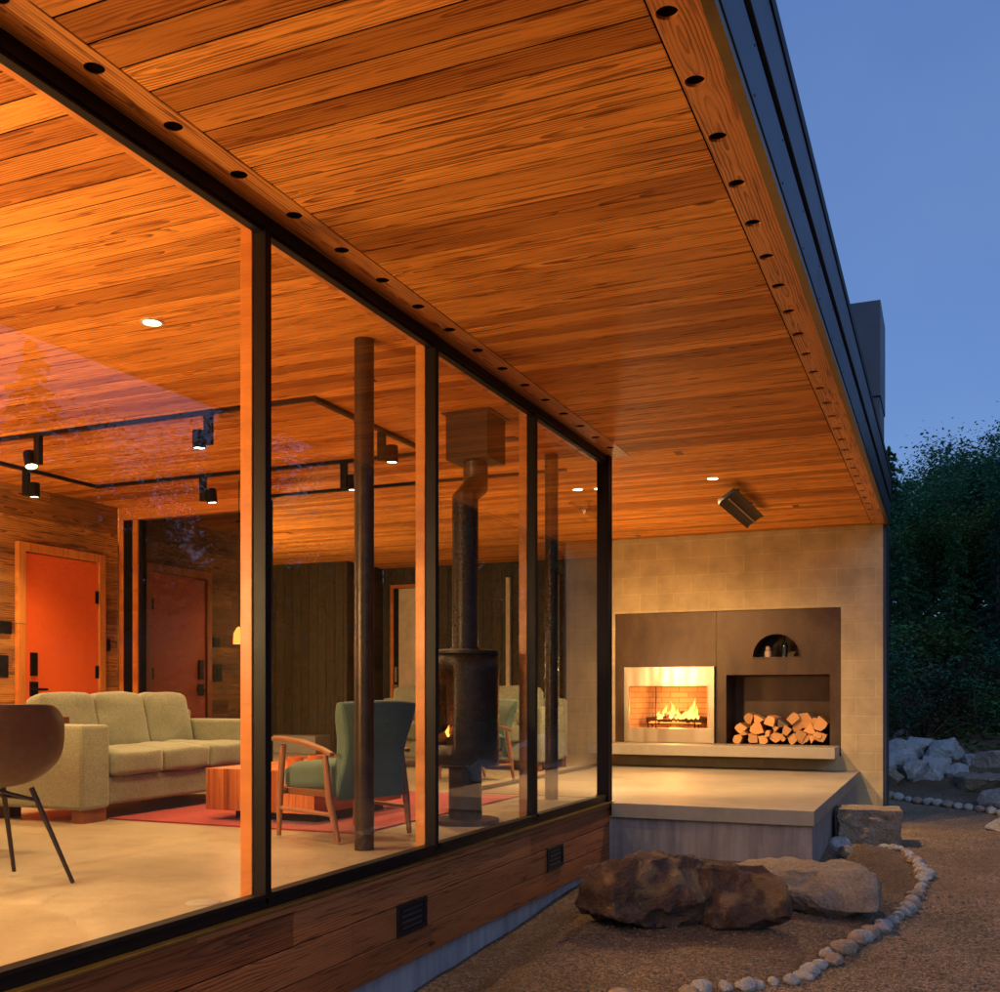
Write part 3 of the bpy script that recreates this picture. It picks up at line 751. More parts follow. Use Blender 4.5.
# interior walls
B('wall', M['recl_y'], -7.77, -7.57, -2.5, 8.06, 0.001, ZC-.001, house)
B('wall', M['char'], -9.6, -9.45, 8.4, 12.5, 0.001, ZC-.001, house)
def vboards(name, x0, x1, y, mat, w=.14, z0=.001):
    m = MB(); k0 = math.floor(x0/w); k1 = math.ceil(x1/w)
    for k in range(k0, k1):
        a = max(x0, k*w)+.003; b = min(x1, (k+1)*w)-.003
        if b-a > .01: m.box(a, b, y, y+.03, z0, ZC-.002)
    m.box(x0, x1, y+.03, y+.12, z0, ZC-.002)
    return m.build(name, mat, house)
vboards('wall', -9.45, -7.64, 12.5, M['char'])
B('wall', M['char'], -7.75, -7.64, 12.63, 13.5, 0.001, ZC-.001, house)
vboards('wall', -7.64, -3.7, 13.5, M['char'])
B('wall', M['char'], -9.6, GX-.1, -2.6, -2.5, 0.001, ZC-.001, house)
B('wall', M['cmu'], -3.82, -3.72, 12.9, 13.6, 0.001, ZC-.001, house)
# plinth below the dark boards
B('plinth', M['stone_bench'], -9.4, -7.9, 12.1, 12.498, .001, .25, house, bevel=.01)
# far door with wooden frame
fd = empty('door', (-7.27, 13.5, 0)); fd.parent = house
MB().box(-.22, -.17, -.05, -.002, .001, 2.42).box(.30, .35, -.05, -.002, .001, 2.42).box(-.17, .30, -.05, -.002, 2.37, 2.42).build('door_frame', M['trim'], fd)
MB().box(-.17, -.09, -.03, -.002, .02, 2.36).build('door_stile', M['black'], fd)
MB().box(-.09, .30, -.028, -.003, .001, 2.36).build('door_leaf', M['cream'], fd)
MB().box(-.15, -.11, -.045, -.031, 1.0, 1.22).box(-.155, -.10, -.07, -.031, .86, .96).build('handle', M['stainless'], fd)
for x in (-5.62, -5.03, -4.9):
    B('door_jamb', M['cream'], x-.03, x+.03, 13.44, 13.498, .001, 2.45, house)
# red door in the reclaimed-wood wall
rd = empty('door', (-7.57, 7.33, 0)); rd.parent = house
MB().box(.002, .03, -.435, .435, .01, 2.08).build('door_leaf', M['red'], rd, bevel=.003)
MB().box(.001, .05, -.52, -.44, .001, 2.17).box(.001, .05, .44, .52, .001, 2.17).box(.001, .05, -.44, .44, 2.09, 2.17).build('door_frame', M['trim'], rd, bevel=.003)
MB().box(.03, .05, -.38, -.31, .98, 1.19).build('keypad', M['black'], rd)
MB().box(.03, .045, -.385, -.30, .80, .93).tube([(.045, -.36, .86), (.08, -.36, .86), (.08, -.23, .86)], .012, 8).build('handle', M['black'], rd)
for z in (1.03, 1.75): MB().box(.03, .042, .40, .436, z-.06, z+.06).build('hinge', M['black'], rd)
# header, post and dark sliding window at far side
wn = empty('window', (-6.7, 8.1, 0)); wn.parent = house
MB().box(-.87, -.82, -.02, .06, .001, ZC-.002).box(-.70, -.64, -.02, .06, .001, 2.54).build('window_trim', M['trim'], wn)
MB().box(-.82, -.70, -.01, .06, .001, ZC-.13).box(-.64, -.60, 0, .06, .001, 2.54).box(.70, .74, 0, .06, .001, 2.54).box(-.6, .7, 0, .06, .001, .06).build('window_frame', M['black'], wn)
MB().box(-.82, .78, -.03, .06, 2.545, ZC-.002).build('window_head_trim', M['trimx'], wn)
MB().add([(-.60, .03, .06), (.70, .03, .06), (.70, .03, 2.545), (-.60, .03, 2.545)], [(0, 1, 2, 3)]).build('pane', M['dglass'], wn)
MB().box(-.85, .78, .2, .24, .001, ZC-.002).box(.74, .78, .062, .2, .001, ZC-.002).build('dark_backing', M['black'], wn)  # black sheets stand in for the darkness behind the pane
B('sliding_track', M['black'], -5.91, -2.87, 8.08, 8.13, ZC-.022, ZC-.001, house)
# ceiling speakers / flush vents
for x, y in ((-3.15, 5.35), (-2.9, 7.0)):
    B('flush_vent', M['bronze'], x-.05, x+.05, y-.05, y+.05, ZC-.006, ZC-.001, house)

# terrace
tb = MB(); tb.box(-3.70, -.865, 7.87, 12.06, -.13, -.02); tb.box(-2.37, -.865, 7.74, 7.8695, -.13, -.02)
ter = tb.build('terrace', M['slab'], None, bevel=.004); tag(ter, kind='structure')
tag(B('terrace_base', M['slabside'], -3.6, -.885, 7.79, 12.05, -1.2, -.131, None), kind='structure')

# ------------------------------------------------------------------ fireplace wall
fw = empty('fireplace_wall', (-2.2, 12.07, 0), label='tan concrete block wall holding the outdoor fireplace and wood store at end of terrace', cat='masonry wall')
OX, OY = -2.2, 12.07
def FB(name, mat, x0, x1, y0, y1, z0, z1, parent=fw, bevel=0):
    return MB().box(x0-OX, x1-OX, y0-OY, y1-OY, z0, z1).build(name, mat, parent, bevel=bevel)
bw = MB()
X0, X1, PX0, PX1, PZ0, PZ1 = -3.72, -.63, -3.65, -1.065, .13, 1.78
for x0, x1, z0, z1 in ((X0, PX0, -1.0, ZC-.003), (PX1, X1, -1.0, ZC-.003), (PX0, PX1, -1.0, PZ0), (PX0, PX1, PZ1, ZC-.003)):
    bw.box(x0-OX, x1-OX, 0, .10, z0, z1)
bw.box(X0-OX, X1-OX, .101, .80, -1.0, 0.12).box(X0-OX, X1-OX, .101, .8, PZ1+.02, ZC-.003).box(X0-OX, PX0-OX, .101, .8, .12, PZ1+.02).box(PX1-OX+.05, X1-OX, .101, .8, .12, PZ1+.02).box(PX0-OX, PX1-OX+.05, .78, .8, .12, PZ1+.02)
bw.build('block_wall', M['cmu'], fw)
FB('wall_side_strip', M['fascia'], -.632, -.600, 12.10, 12.75, -.9, ZC+.02)  # grey strip covering the right side of the block wall
# steel panel with openings (fireplace, arch, niche)
sp = MB(); yf = .028  # recessed a little behind block face
FX0, FX1, FZ0, FZ1 = -3.50, -2.48, .30, 1.10      # behind stainless surround
NX0, NX1, NZ0, NZ1 = -2.33, -1.185, .25, 1.04
AX, AZ, AR = -1.766, 1.24, .26
def fr(x0, x1, z0, z1): sp.add([(x0-OX, yf, z0), (x1-OX, yf, z0), (x1-OX, yf, z1), (x0-OX, yf, z1)], [(0, 1, 2, 3)])
seam = -2.445
fr(PX0, FX0, PZ0, PZ1); fr(FX0, FX1, FZ1, PZ1); fr(FX0, FX1, PZ0, FZ0); fr(FX1, seam-.002, PZ0, PZ1)
fr(seam+.002, NX0, PZ0, PZ1); fr(NX1, PX1, PZ0, PZ1); fr(NX0, NX1, PZ0, NZ0)
fr(NX0, NX1, NZ1, AZ); fr(NX0, AX-AR, AZ, PZ1); fr(AX+AR, NX1, AZ, PZ1)
n = 24
arc = [(AX+AR*math.cos(math.pi*k/n), AZ+AR*math.sin(math.pi*k/n)) for k in range(n+1)]
for (xa, za), (xb, zb) in zip(arc, arc[1:]):
    sp.add([(xa-OX, yf, za), (xb-OX, yf, zb), (xb-OX, yf, PZ1), (xa-OX, yf, PZ1)], [(0, 1, 2, 3)])
sp.build('steel_panel', M['corten'], fw)
# reveal edge of panel recess
FB('panel_recess', M['corten'], PX0, PX1, 12.105, 12.11, PZ1-.004, PZ1-.002)
# niche interior
ni = MB(); d = .62
def q(m, pts): m.add([(p[0]-OX, p[1], p[2]) for p in pts], [(0, 1, 2, 3)])
q(ni, [(NX0, yf, NZ0), (NX0, d, NZ0), (NX0, d, NZ1), (NX0, yf, NZ1)]); q(ni, [(NX1, yf, NZ0), (NX1, d, NZ0), (NX1, d, NZ1), (NX1, yf, NZ1)])
q(ni, [(NX0, yf, NZ1), (NX1, yf, NZ1), (NX1, d, NZ1), (NX0, d, NZ1)]); q(ni, [(NX0, yf, NZ0), (NX1, yf, NZ0), (NX1, d, NZ0), (NX0, d, NZ0)]); q(ni, [(NX0, d, NZ0), (NX1, d, NZ0), (NX1, d, NZ1), (NX0, d, NZ1)])
ni.build('wood_niche', M['corten'], fw)
ov = MB(); d = .5
for (xa, za), (xb, zb) in zip(arc, arc[1:]): q(ov, [(xa, yf, za), (xb, yf, zb), (xb, d, zb), (xa, d, za)])
q(ov, [(AX-AR, yf, AZ), (AX+AR, yf, AZ), (AX+AR, d, AZ), (AX-AR, d, AZ)])
ov.add([(x-OX, d, z) for x, z in arc], [tuple(range(n+1))])
ov.build('oven_opening', M['corten'], fw)
rim = MB(); 
for (xa, za), (xb, zb) in zip(arc, arc[1:]):
    f_ = 1.045; g = lambda x, z: (AX+(x-AX)*f_, AZ+(z-AZ)*f_)
    (xc, zc_), (xd, zd) = g(xa, za), g(xb, zb); y_ = yf-.012
    rim.add([(xa-OX, y_, za), (xb-OX, y_, zb), (xd-OX, y_, zd), (xc-OX, y_, zc_), (xa-OX, yf+.02, za), (xb-OX, yf+.02, zb), (xd-OX, yf, zd), (xc-OX, yf, zc_)], [(0, 1, 2, 3), (0, 4, 5, 1), (3, 2, 6, 7)])
rim.box(AX-AR-.012-OX, AX+AR+.012-OX, yf-.012, yf+.01, AZ-.014, AZ)
rim.build('oven_rim', M['corten'], fw)
# hearth shelf
FB('hearth_shelf', M['slab'], -3.66, -1.08, 11.54, 12.068, .13, .25, bevel=.006)
# firebox: stainless surround
fb = empty('firebox', (-2.99-OX, 0, 0)); fb.parent = fw
SX0, SX1, SZ0, SZ1 = -3.53+2.99, -2.455+2.99, .252, 1.14
IX0, IX1, IZ0, IZ1 = -3.465+2.99, -2.525+2.99, .42, .92
st = MB(); y0, y1 = -.035, .03
st.box(SX0, SX1, y0, y1, IZ1, SZ1).box(SX0, SX1, y0, y1, SZ0, IZ0).box(SX0, IX0, y0, y1, IZ0, IZ1).box(IX1, SX1, y0, y1, IZ0, IZ1)
st.build('surround', M['stainless'], fb, bevel=.004)
lip = MB(); lip.box(IX0-.012, IX1+.012, y0-.012, y0-.001, IZ1-.004, IZ1+.008).box(IX0-.012, IX0, y0-.012, y0-.001, IZ0, IZ1-.004).box(IX1, IX1+.012, y0-.012, y0-.001, IZ0, IZ1-.004)
lip.build('door_track', M['stainless'], fb)
bx = MB(); dd = .42; a_ = .12
P0 = [(IX0, .0), (IX0+a_, dd), (IX1-a_, dd), (IX1, .0)]
for (xa, ya), (xb, yb) in zip(P0, P0[1:]): bx.add([(xa, ya, IZ0), (xb, yb, IZ0), (xb, yb, IZ1), (xa, ya, IZ1)], [(0, 1, 2, 3)])
bx.add([(x, y, IZ0+.001) for x, y in P0], [(0, 1, 2, 3)]); bx.add([(x, y, IZ1) for x, y in P0], [(0, 1, 2, 3)])
bx.build('fire_chamber', M['firebrick'], fb)
gr = MB()
for k in range(9): gr.tube([(-.26+k*.065, .1, IZ0+.045), (-.26+k*.065, .3, IZ0+.045), (-.26+k*.065, .1, IZ0+.045)][:2], .007, 6)
for x in (-.28, .28): gr.tube([(x, .1, IZ0+.002), (x, .1, IZ0+.11)], .009, 6); gr.tube([(x, .3, IZ0+.002), (x, .3, IZ0+.045)], .009, 6)
gr.tube([(-.29, .1, IZ0+.045), (.29, .1, IZ0+.045)], .008, 6)
gr.build('grate', M['black'], fb)
# glass doors: two panes with thin centre frame
for x0, x1 in ((IX0+.01, -.16), (-.15, IX1-.01)):
    MB().add([(x0, -.01, IZ0+.005), (x1, -.01, IZ0+.005), (x1, -.01, IZ1-.005), (x0, -.01, IZ1-.005)], [(0, 1, 2, 3)]).build('pane', M['fglass'], fb)
MB().box(-.162, -.150, -.016, -.006, IZ0, IZ1).build('door_bar', M['bronze'], fb)
# chimney above roof
ch = empty('chimney', (-1.6-OX, .28, 0)); ch.parent = fw
MB().box(-.55, .92, .03, .95, ZC, 4.14).build('chimney_shaft', M['fascia'], ch)
MB().box(-.6, .93, 0, .98, 4.14, 5.21).build('chimney_hood', M['fascia'], ch, bevel=.006)
MB().box(.35, .80, -.004, .0, 4.28, 4.36).build('louvre', M['fasciadark'], ch)

# firewood
LOGS = [(-2.177, 0.428, 0.066), (-2.206, 0.304, 0.051), (-2.084, 0.537, 0.056), (-1.977, 0.524, 0.066), (-1.85, 0.518, 0.066), (-1.991, 0.43, 0.073), (-2.134, 0.363, 0.037), (-2.048, 0.307, 0.062), (-2.001, 0.358, 0.032), (-1.928, 0.309, 0.056), (-1.871, 0.374, 0.037), (-1.794, 0.318, 0.062), (-1.717, 0.327, 0.051), (-1.78, 0.426, 0.041), (-1.71, 0.47, 0.059), (-1.661, 0.406, 0.062), (-1.585, 0.542, 0.066), (-1.536, 0.464, 0.066), (-1.461, 0.522, 0.088), (-1.599, 0.3, 0.056), (-1.502, 0.344, 0.066), (-1.481, 0.288, 0.059), (-1.399, 0.424, 0.066), (-1.338, 0.509, 0.044), (-1.263, 0.475, 0.081), (-1.386, 0.318, 0.066), (-1.324, 0.361, 0.044), (-1.253, 0.349, 0.068)]
for i, (x, z, r) in enumerate(LOGS):
    r *= 1.1
    rr = random.Random(900+i); m = MB(); k = rr.choice((3, 4, 5, 6, 4)); a0 = rr.uniform(0, 6.3)
    angs = sorted(a0+2*math.pi*j/k+rr.uniform(-.35, .35) for j in range(k)); rad = [r*rr.uniform(.8, 1.22) for _ in angs]
    z = max(z, .252+r*.95); x = max(NX0+r*1.15, min(NX1-r*1.2, x))
    poly = []
    for j in range(k):   # add a mid vertex on each side, slightly bulged for the bark side
        p = Vector((math.cos(angs[j])*rad[j], math.sin(angs[j])*rad[j])); j2 = (j+1) % k
        p2 = Vector((math.cos(angs[j2])*rad[j2], math.sin(angs[j2])*rad[j2]))
        poly.append(p); mid = (p+p2)/2; poly.append(mid*(1.22 if j == 0 else rr.uniform(.97, 1.1)))
    ln = rr.uniform(.40, .46); tilt = rr.uniform(-.08, .08); ys = [0, .004, ln*.5, ln-.004, ln]; sc = [.96, 1, rr.uniform(.95, 1.08), 1, .95]
    vs = [(p.x*s_*1+tilt*y_ + noise.noise(Vector((p.x*30, y_*9, i)))*.004, y_, p.y*s_ + noise.noise(Vector((p.y*30, y_*9, i+9)))*.004) for y_, s_ in zip(ys, sc) for p in poly]
    K = len(poly); fs = [(a*K+j, a*K+(j+1) % K, (a+1)*K+(j+1) % K, (a+1)*K+j) for a in range(4) for j in range(K)] + [tuple(range(K))[::-1], tuple(4*K+j for j in range(K))]
    m.add(vs, fs); o = m.build('firewood_log', M['bark'] if i == 14 else M['log'], None)
    if i != 14:
        o.data.materials.append(M['bark'])
        for p in o.data.polygons:
            if abs(p.normal.y) < .5 and p.index % K in (0, 1): p.material_index = 1
    # log centre at front plane near mouth of the niche
    o.location = (x, OY+.075+rr.uniform(-.03, .05), z)
    lb = {14: 'grey weathered bark-covered log between the two heaps of split firewood', 18: 'largest log lying on top of the right heap of firewood', 24: 'broad split log sticking out at upper right of the firewood'}.get(i, 'freshly split orange firewood log stacked in the steel niche')
    tag(o, lb, 'log', 'firewood stacked in the niche')

# burning fire
fr_ = empty('log_fire', (-2.99, OY+.2, IZ0+.055), label='burning log fire on the grate behind the fireplace glass', cat='fire')
for p, r, z in (((-.20, .06), .035, .0), ((.02, .02), .04, .01), ((.24, .05), .045, .0)):
    MB().tube([(p[0]-.14, p[1]-.04, .035+z), (p[0], p[1], .045+z), (p[0]+.14, p[1]+.05, .035+z)], [r*.9, r, r*.85], 10).build('burning_log', M['char_log'], fr_, smooth=True)
MB().tube([(-.1, -.03, .09), (.12, .06, .12)], .032, 10).build('burning_log', M['char_log'], fr_, smooth=True)
eb = MB()
for k in range(60):
    x, y = rng.uniform(-.3, .32), rng.uniform(-.05, .1); s = rng.uniform(.006, .014); eb.box(x-s, x+s, y-s, y+s, -.01, rng.uniform(.0, .03))
tag(eb.build('embers', M['ember'], fr_), kind='stuff')
fl_ = [(-.20+.037*k+random.Random(k).uniform(-.012, .012), (.07, .10, .06, .18, .12, .22, .09, .13, .07, .10, .14, .25, .17, .08)[k], (.022, .028, .022, .034, .03, .036, .026, .03, .022, .026, .03, .038, .03, .02)[k]) for k in range(14)]
for i, (x, h, r) in enumerate(fl_):
    rr = random.Random(i); m = MB(); pts = []; rs = []
    for k in range(9):
        t_ = k/8; pts.append((x + (.06 if i in (11, 12) else .025*math.sin(i*2.1))*t_*t_ + .018*math.sin(t_*5+i), .0+.015*math.sin(t_*4+i*2), .05+h*t_)); rs.append(max(.001, r*(math.sin(math.pi*min(1, .25+t_*.75)))**1.1*(1-.35*t_)))
    m.tube(pts, rs, 12); m.build('flame', M['flame'], fr_, smooth=True, auto=False)

# bottle and figure in oven arch
bt = MB().lathe([(.0, 0), (.036, .001), (.037, .12), (.034, .15), (.014, .185), (.013, .235), (.0, .236)], (0, 0, 0), 20).build('wine_bottle', M['bottle'], None, smooth=True)
bt.location = (-1.70, OY+.2, AZ+.002); tag(bt, 'dark wine bottle standing in the arched oven opening', 'bottle')
jr = empty('jar', (-1.88, OY+.17, AZ+.001), label='small pale ceramic jar with round lid in the arched oven opening', cat='jar')
MB().lathe([(0, 0), (.036, .001), (.04, .04), (.034, .075), (.0, .076)], (0, 0, 0), 20).build('jar_body', M['clay'], jr, smooth=True)
MB().lathe([(0, .076), (.022, .078), (.03, .10), (.018, .125), (0, .13)], (0, 0, 0), 16).build('jar_lid', M['clay'], jr, smooth=True)

# patio heater on soffit
ht = empty('infrared_heater', (-1.76, 9.90, 2.55), label='brown wedge shaped infrared heater hung beneath the soffit', cat='heater')
hb = MB(); Lh = .72; T = Matrix.Rotation(R(-33), 4, 'Y')
prof = [(-.10, -.018), (-.085, .022), (.085, .022), (.10, -.018), (.06, -.006), (-.06, -.006)]
prof = [((T @ Vector((x, 0, z))).x, (T @ Vector((x, 0, z))).z) for x, z in prof]
vs = [(x, -Lh, z) for x, z in prof] + [(x, Lh, z) for x, z in prof]; n6 = 6
hb.add(vs, [(i, (i+1) % 6, (i+1) % 6+6, i+6) for i in range(6)] + [(0, 1, 2, 3, 4, 5), (11, 10, 9, 8, 7, 6)])
hb.build('housing', M['bronze'], ht)
MB().tube([(.012, -Lh+.03, -.02), (.012, Lh-.03, -.02)], .008, 8).build('heating_element', M['clay'], ht, smooth=True)
for y in (-.35, .35): MB().box(.0, .012, y-.012, y+.012, .02, .119).box(-.03, .04, y-.03, y+.03, .113, .119).build('bracket', M['bronze'], ht)

# ------------------------------------------------------------------ lights
WARM = (1.0, .64, .27)
def spot(name, loc, power, cone, blend, parent=None, color=WARM, rot=(0, 0, 0), size=.04):
    l = bpy.data.lights.new(name, 'SPOT'); l.energy = power; l.spot_size = R(cone); l.spot_blend = blend; l.color = color; l.shadow_soft_size = size
    o = bpy.data.objects.new(name, l); link(o, parent); o.location = loc; o.rotation_euler = rot; return o
def downlight(x, y, power, label, cone=120, blend=.6):
    d = empty('downlight', (x, y, ZC), label=label, cat='ceiling light')
    MB().lathe([(.058, -.001), (.058, -.006), (.044, -.007), (.042, -.002)], (0, 0, 0), 28).build('trim_ring', M['cream'], d, smooth=True)
    MB().lathe([(.0, -.004), (.0415, -.004)], (0, 0, 0), 28).build('lens', M['lampglow'], d)
    spot('lamp', (0, 0, -.03), power, cone, blend, d); return d
P_IN, P_OUT, P_TR = 70, 190, 55
downlight(-3.64, 4.11, P_IN, 'recessed round downlight in the wood ceiling above the near end of the living room')
downlight(-1.84, 8.96, P_OUT*.82, 'recessed round downlight in the soffit near the patio heater', 122, .35)
wsh = downlight(-2.87, 9.0, P_OUT*1.25, 'added hidden downlight over the terrace aimed at the fireplace wall', 108, .6)  # added wall washer, out of sight behind the post, brightens the block wall
[c for c in wsh.children if c.type == 'LIGHT'][0].rotation_euler = (R(33), 0, 0)
for i, (x, y) in enumerate(((-5.1, 2.6), (-6.6, 4.2), (-6.4, 1.5), (-3.7, .9), (-8.3, 9.7))):  # extra downlights added out of view to light the room
    downlight(x, y, P_IN, 'added recessed downlight in the unseen left part of the wood ceiling').__setitem__('group', 'added recessed lights of the living room ceiling')
for i, y in enumerate((1.0, -1.4)):  # more downlights added overhead, outside the frame, for warm light on the path
    downlight(-1.84, y, P_OUT*.9, 'added recessed downlight out of view in the soffit above the viewer').__setitem__('group', 'added recessed lights of the near soffit')

# added globe lamps, unseen here, that brighten ceiling, soffit and block wall
M['globe'] = emis('fill_globe_glow', (1, .72, .42), 9)
def point(name, loc, p, c, size, parent=None):
    l = bpy.data.lights.new(name, 'POINT'); l.energy = p; l.color = c; l.shadow_soft_size = size
    o = bpy.data.objects.new(name, l); link(o, parent); o.location = loc; return o
def globe(x, y, z, power, label, hang=True, rad=.1):
    g = empty('fill_globe', (x, y, ZC if hang else 0), label=label, cat='lamp')
    zz = z-ZC if hang else z
    MB().tube([(0, 0, -.001 if hang else 0.001), (0, 0, zz+(.1 if hang else -.1))], .004 if hang else .012, 8).build('cord' if hang else 'pole', M['black'], g)
    if not hang: MB().lathe([(0, .001), (rad*1.4, .002), (rad*1.4, .02), (0, .021)], (0, 0, 0), 24).build('base', M['black'], g)
    MB().lathe([(rad*math.sin(math.pi*k/12), rad*-math.cos(math.pi*k/12)) for k in range(13)], (0, 0, zz), 24).build('lamp_shade', M['globe'], g, smooth=True)
    point('lamp', (0, 0, zz), power, WARM, rad*1.1, g); return g
GLO = 345
for y in (.3, 1.3, 2.2): globe(-4.2, y, 1.35, GLO, 'added globe fill lamp out of view over the dining table')['group'] = 'added globe fill lamps over the dining table'
globe(-7.1, 4.5, 1.5, GLO*.7, 'added globe fill lamp out of view by the reclaimed wood wall', False)
globe(-7.35, 9.6, 1.05, GLO*1.3, 'added globe fill lamp hidden in the back corner behind the dark window', False)
globe(-3.265, 10.42, 1.1, 125, 'added globe fill lamp on the terrace hidden behind the black corner post', False, .055)  # added out of sight to lift the far soffit and wall
# track
tk = MB(); z0, z1 = ZC-.026, ZC-.001; tx0, tx1, ty0, ty1 = -6.93, -3.62, 5.53, 7.12
tk.box(tx0, tx1, ty0-.018, ty0+.018, z0, z1).box(tx0, tx1, ty1-.018, ty1+.018, z0, z1).box(tx0-.018, tx0+.018, ty0+.018, ty1-.018, z0, z1).box(tx1-.018, tx1+.018, ty0+.018, ty1-.018, z0, z1)
tk.box(tx0-.018, tx0, ty0-.018, ty0+.018, z0, z1).box(tx1, tx1+.018, ty0-.018, ty0+.018, z0, z1).box(tx0-.018, tx0, ty1-.018, ty1+.018, z0, z1).box(tx1, tx1+.018, ty1-.018, ty1+.018, z0, z1)
tag(tk.build('light_track', M['black']), 'black rectangular lighting track fixed to the living room ceiling', 'light track')
def track_spot(x, y, rz, label, aim=(0, 0)):
    s = empty('track_spotlight', (x, y, ZC-.026), rz, label=label, cat='spotlight', group='spotlights on the ceiling track')
    MB().box(-.028, .028, -.018, .018, -.2, 0).build('driver_box', M['black'], s, bevel=.003)
    T = Matrix.Translation((.075, 0, -.16)) @ Matrix.Rotation(aim[0], 4, 'X') @ Matrix.Rotation(aim[1], 4, 'Y')
    h = MB().lathe([(0, .06), (.04, .06), (.044, .055), (.044, -.058), (.04, -.059), (.038, -.045)], (0, 0, 0), 24)
    h.v = [tuple(T @ Vector(v)) for v in h.v]; h.build('lamp_head', M['black'], s, smooth=True)
    g = MB().lathe([(0, -.05), (.039, -.05)], (0, 0, 0), 24); g.v = [tuple(T @ Vector(v)) for v in g.v]; g.build('lens', M['spotglow'], s)
    l = spot('lamp', T @ Vector((0, 0, -.09)), P_TR, 125, .8, s); l.rotation_euler = (aim[0], aim[1], 0); return s
for x, y, rz, aim, lb in (
    (-4.43, ty0, 3.14, (0, 0), 'black spotlight on the near track, closest to the wooden window post'),
    (-5.92, ty0, 3.14, (.15, .35), 'black spotlight on the near track, tilted away to the left'),
    (tx0, 6.35, .2, (0, 0), 'black spotlight on the left track above the red door'),
    (-5.76, ty1, .3, (0, -.1), 'black spotlight on the far track above the dark window'),
    (-4.38, ty1, .2, (0, 0), 'black spotlight on the far track left of the steel column'),
    (tx1, 6.38, .15, (0, 0), 'black spotlight on the right track seen beside the steel column')):
    track_spot(x, y, rz, lb, aim)

# pendant
pd = empty('pendant_lamp', (-5.62, 7.42, ZC), label='small glowing orange pendant lamp hanging before the dark window', cat='pendant lamp')
MB().tube([(0, 0, 0), (0, 0, -1.28)], .003, 6).build('cord', M['black'], pd)
MB().lathe([(.004, -1.27), (.02, -1.28), (.045, -1.33), (.05, -1.42), (.046, -1.42)], (0, 0, 0), 20).build('lamp_shade', M['pendglow'], pd, smooth=True)

# ------------------------------------------------------------------ furniture
def sofa(loc, rz, label, L=1.95):
    s = empty('sofa', loc, rz, label=label, cat='sofa')
    h = L/2; aw = .24; ft = -.45; bk = .45
    MB().box(-h+aw, h-aw, ft+.02, bk, .10, .28).build('base', M['sofa'], s, bevel=.02)
    MB().box(-h+.02, h-.02, bk-.16, bk-.001, .10, .70).build('back_frame', M['sofa'], s, bevel=.03)
    for sx in (-1, 1):
        x0, x1 = (sx*h, sx*(h-aw)); x0, x1 = min(x0, x1), max(x0, x1)
        MB().box(x0, x1, ft, bk-.165, .085, .62).build('arm', M['sofa'], s, bevel=.022)
    w = (L-2*aw)/3
    for k in range(3):
        cx = -h+aw+w*(k+.5)
        cushion('seat_cushion', M['sofa'], s, (cx, -.14, .365), (w-.006, .66, .17), .03, .014)
        rot = Matrix.Rotation(R(-13), 4, 'X')
        cushion('back_cushion', M['sofa'], s, (cx, .19, .60), (w-.006, .17, .42), .04, .024, rot=rot)
    for x in (-h+.13, h-.13):
        for y in (ft+.07, bk-.09):
            MB().box(x-.10, x+.10, y-.045, y+.045, 0.0, .086).build('leg', M['walnut'], s)
    return s
sofa((-5.40, 5.94, .0), R(90), 'oatmeal three-seat sofa facing the glass wall beside the coffee table')
sofa((-5.1, 10.75, .0), 0, 'pale oatmeal sofa at the back of the room behind the teal armchairs', 2.35).scale = (1, 1, 1.1)

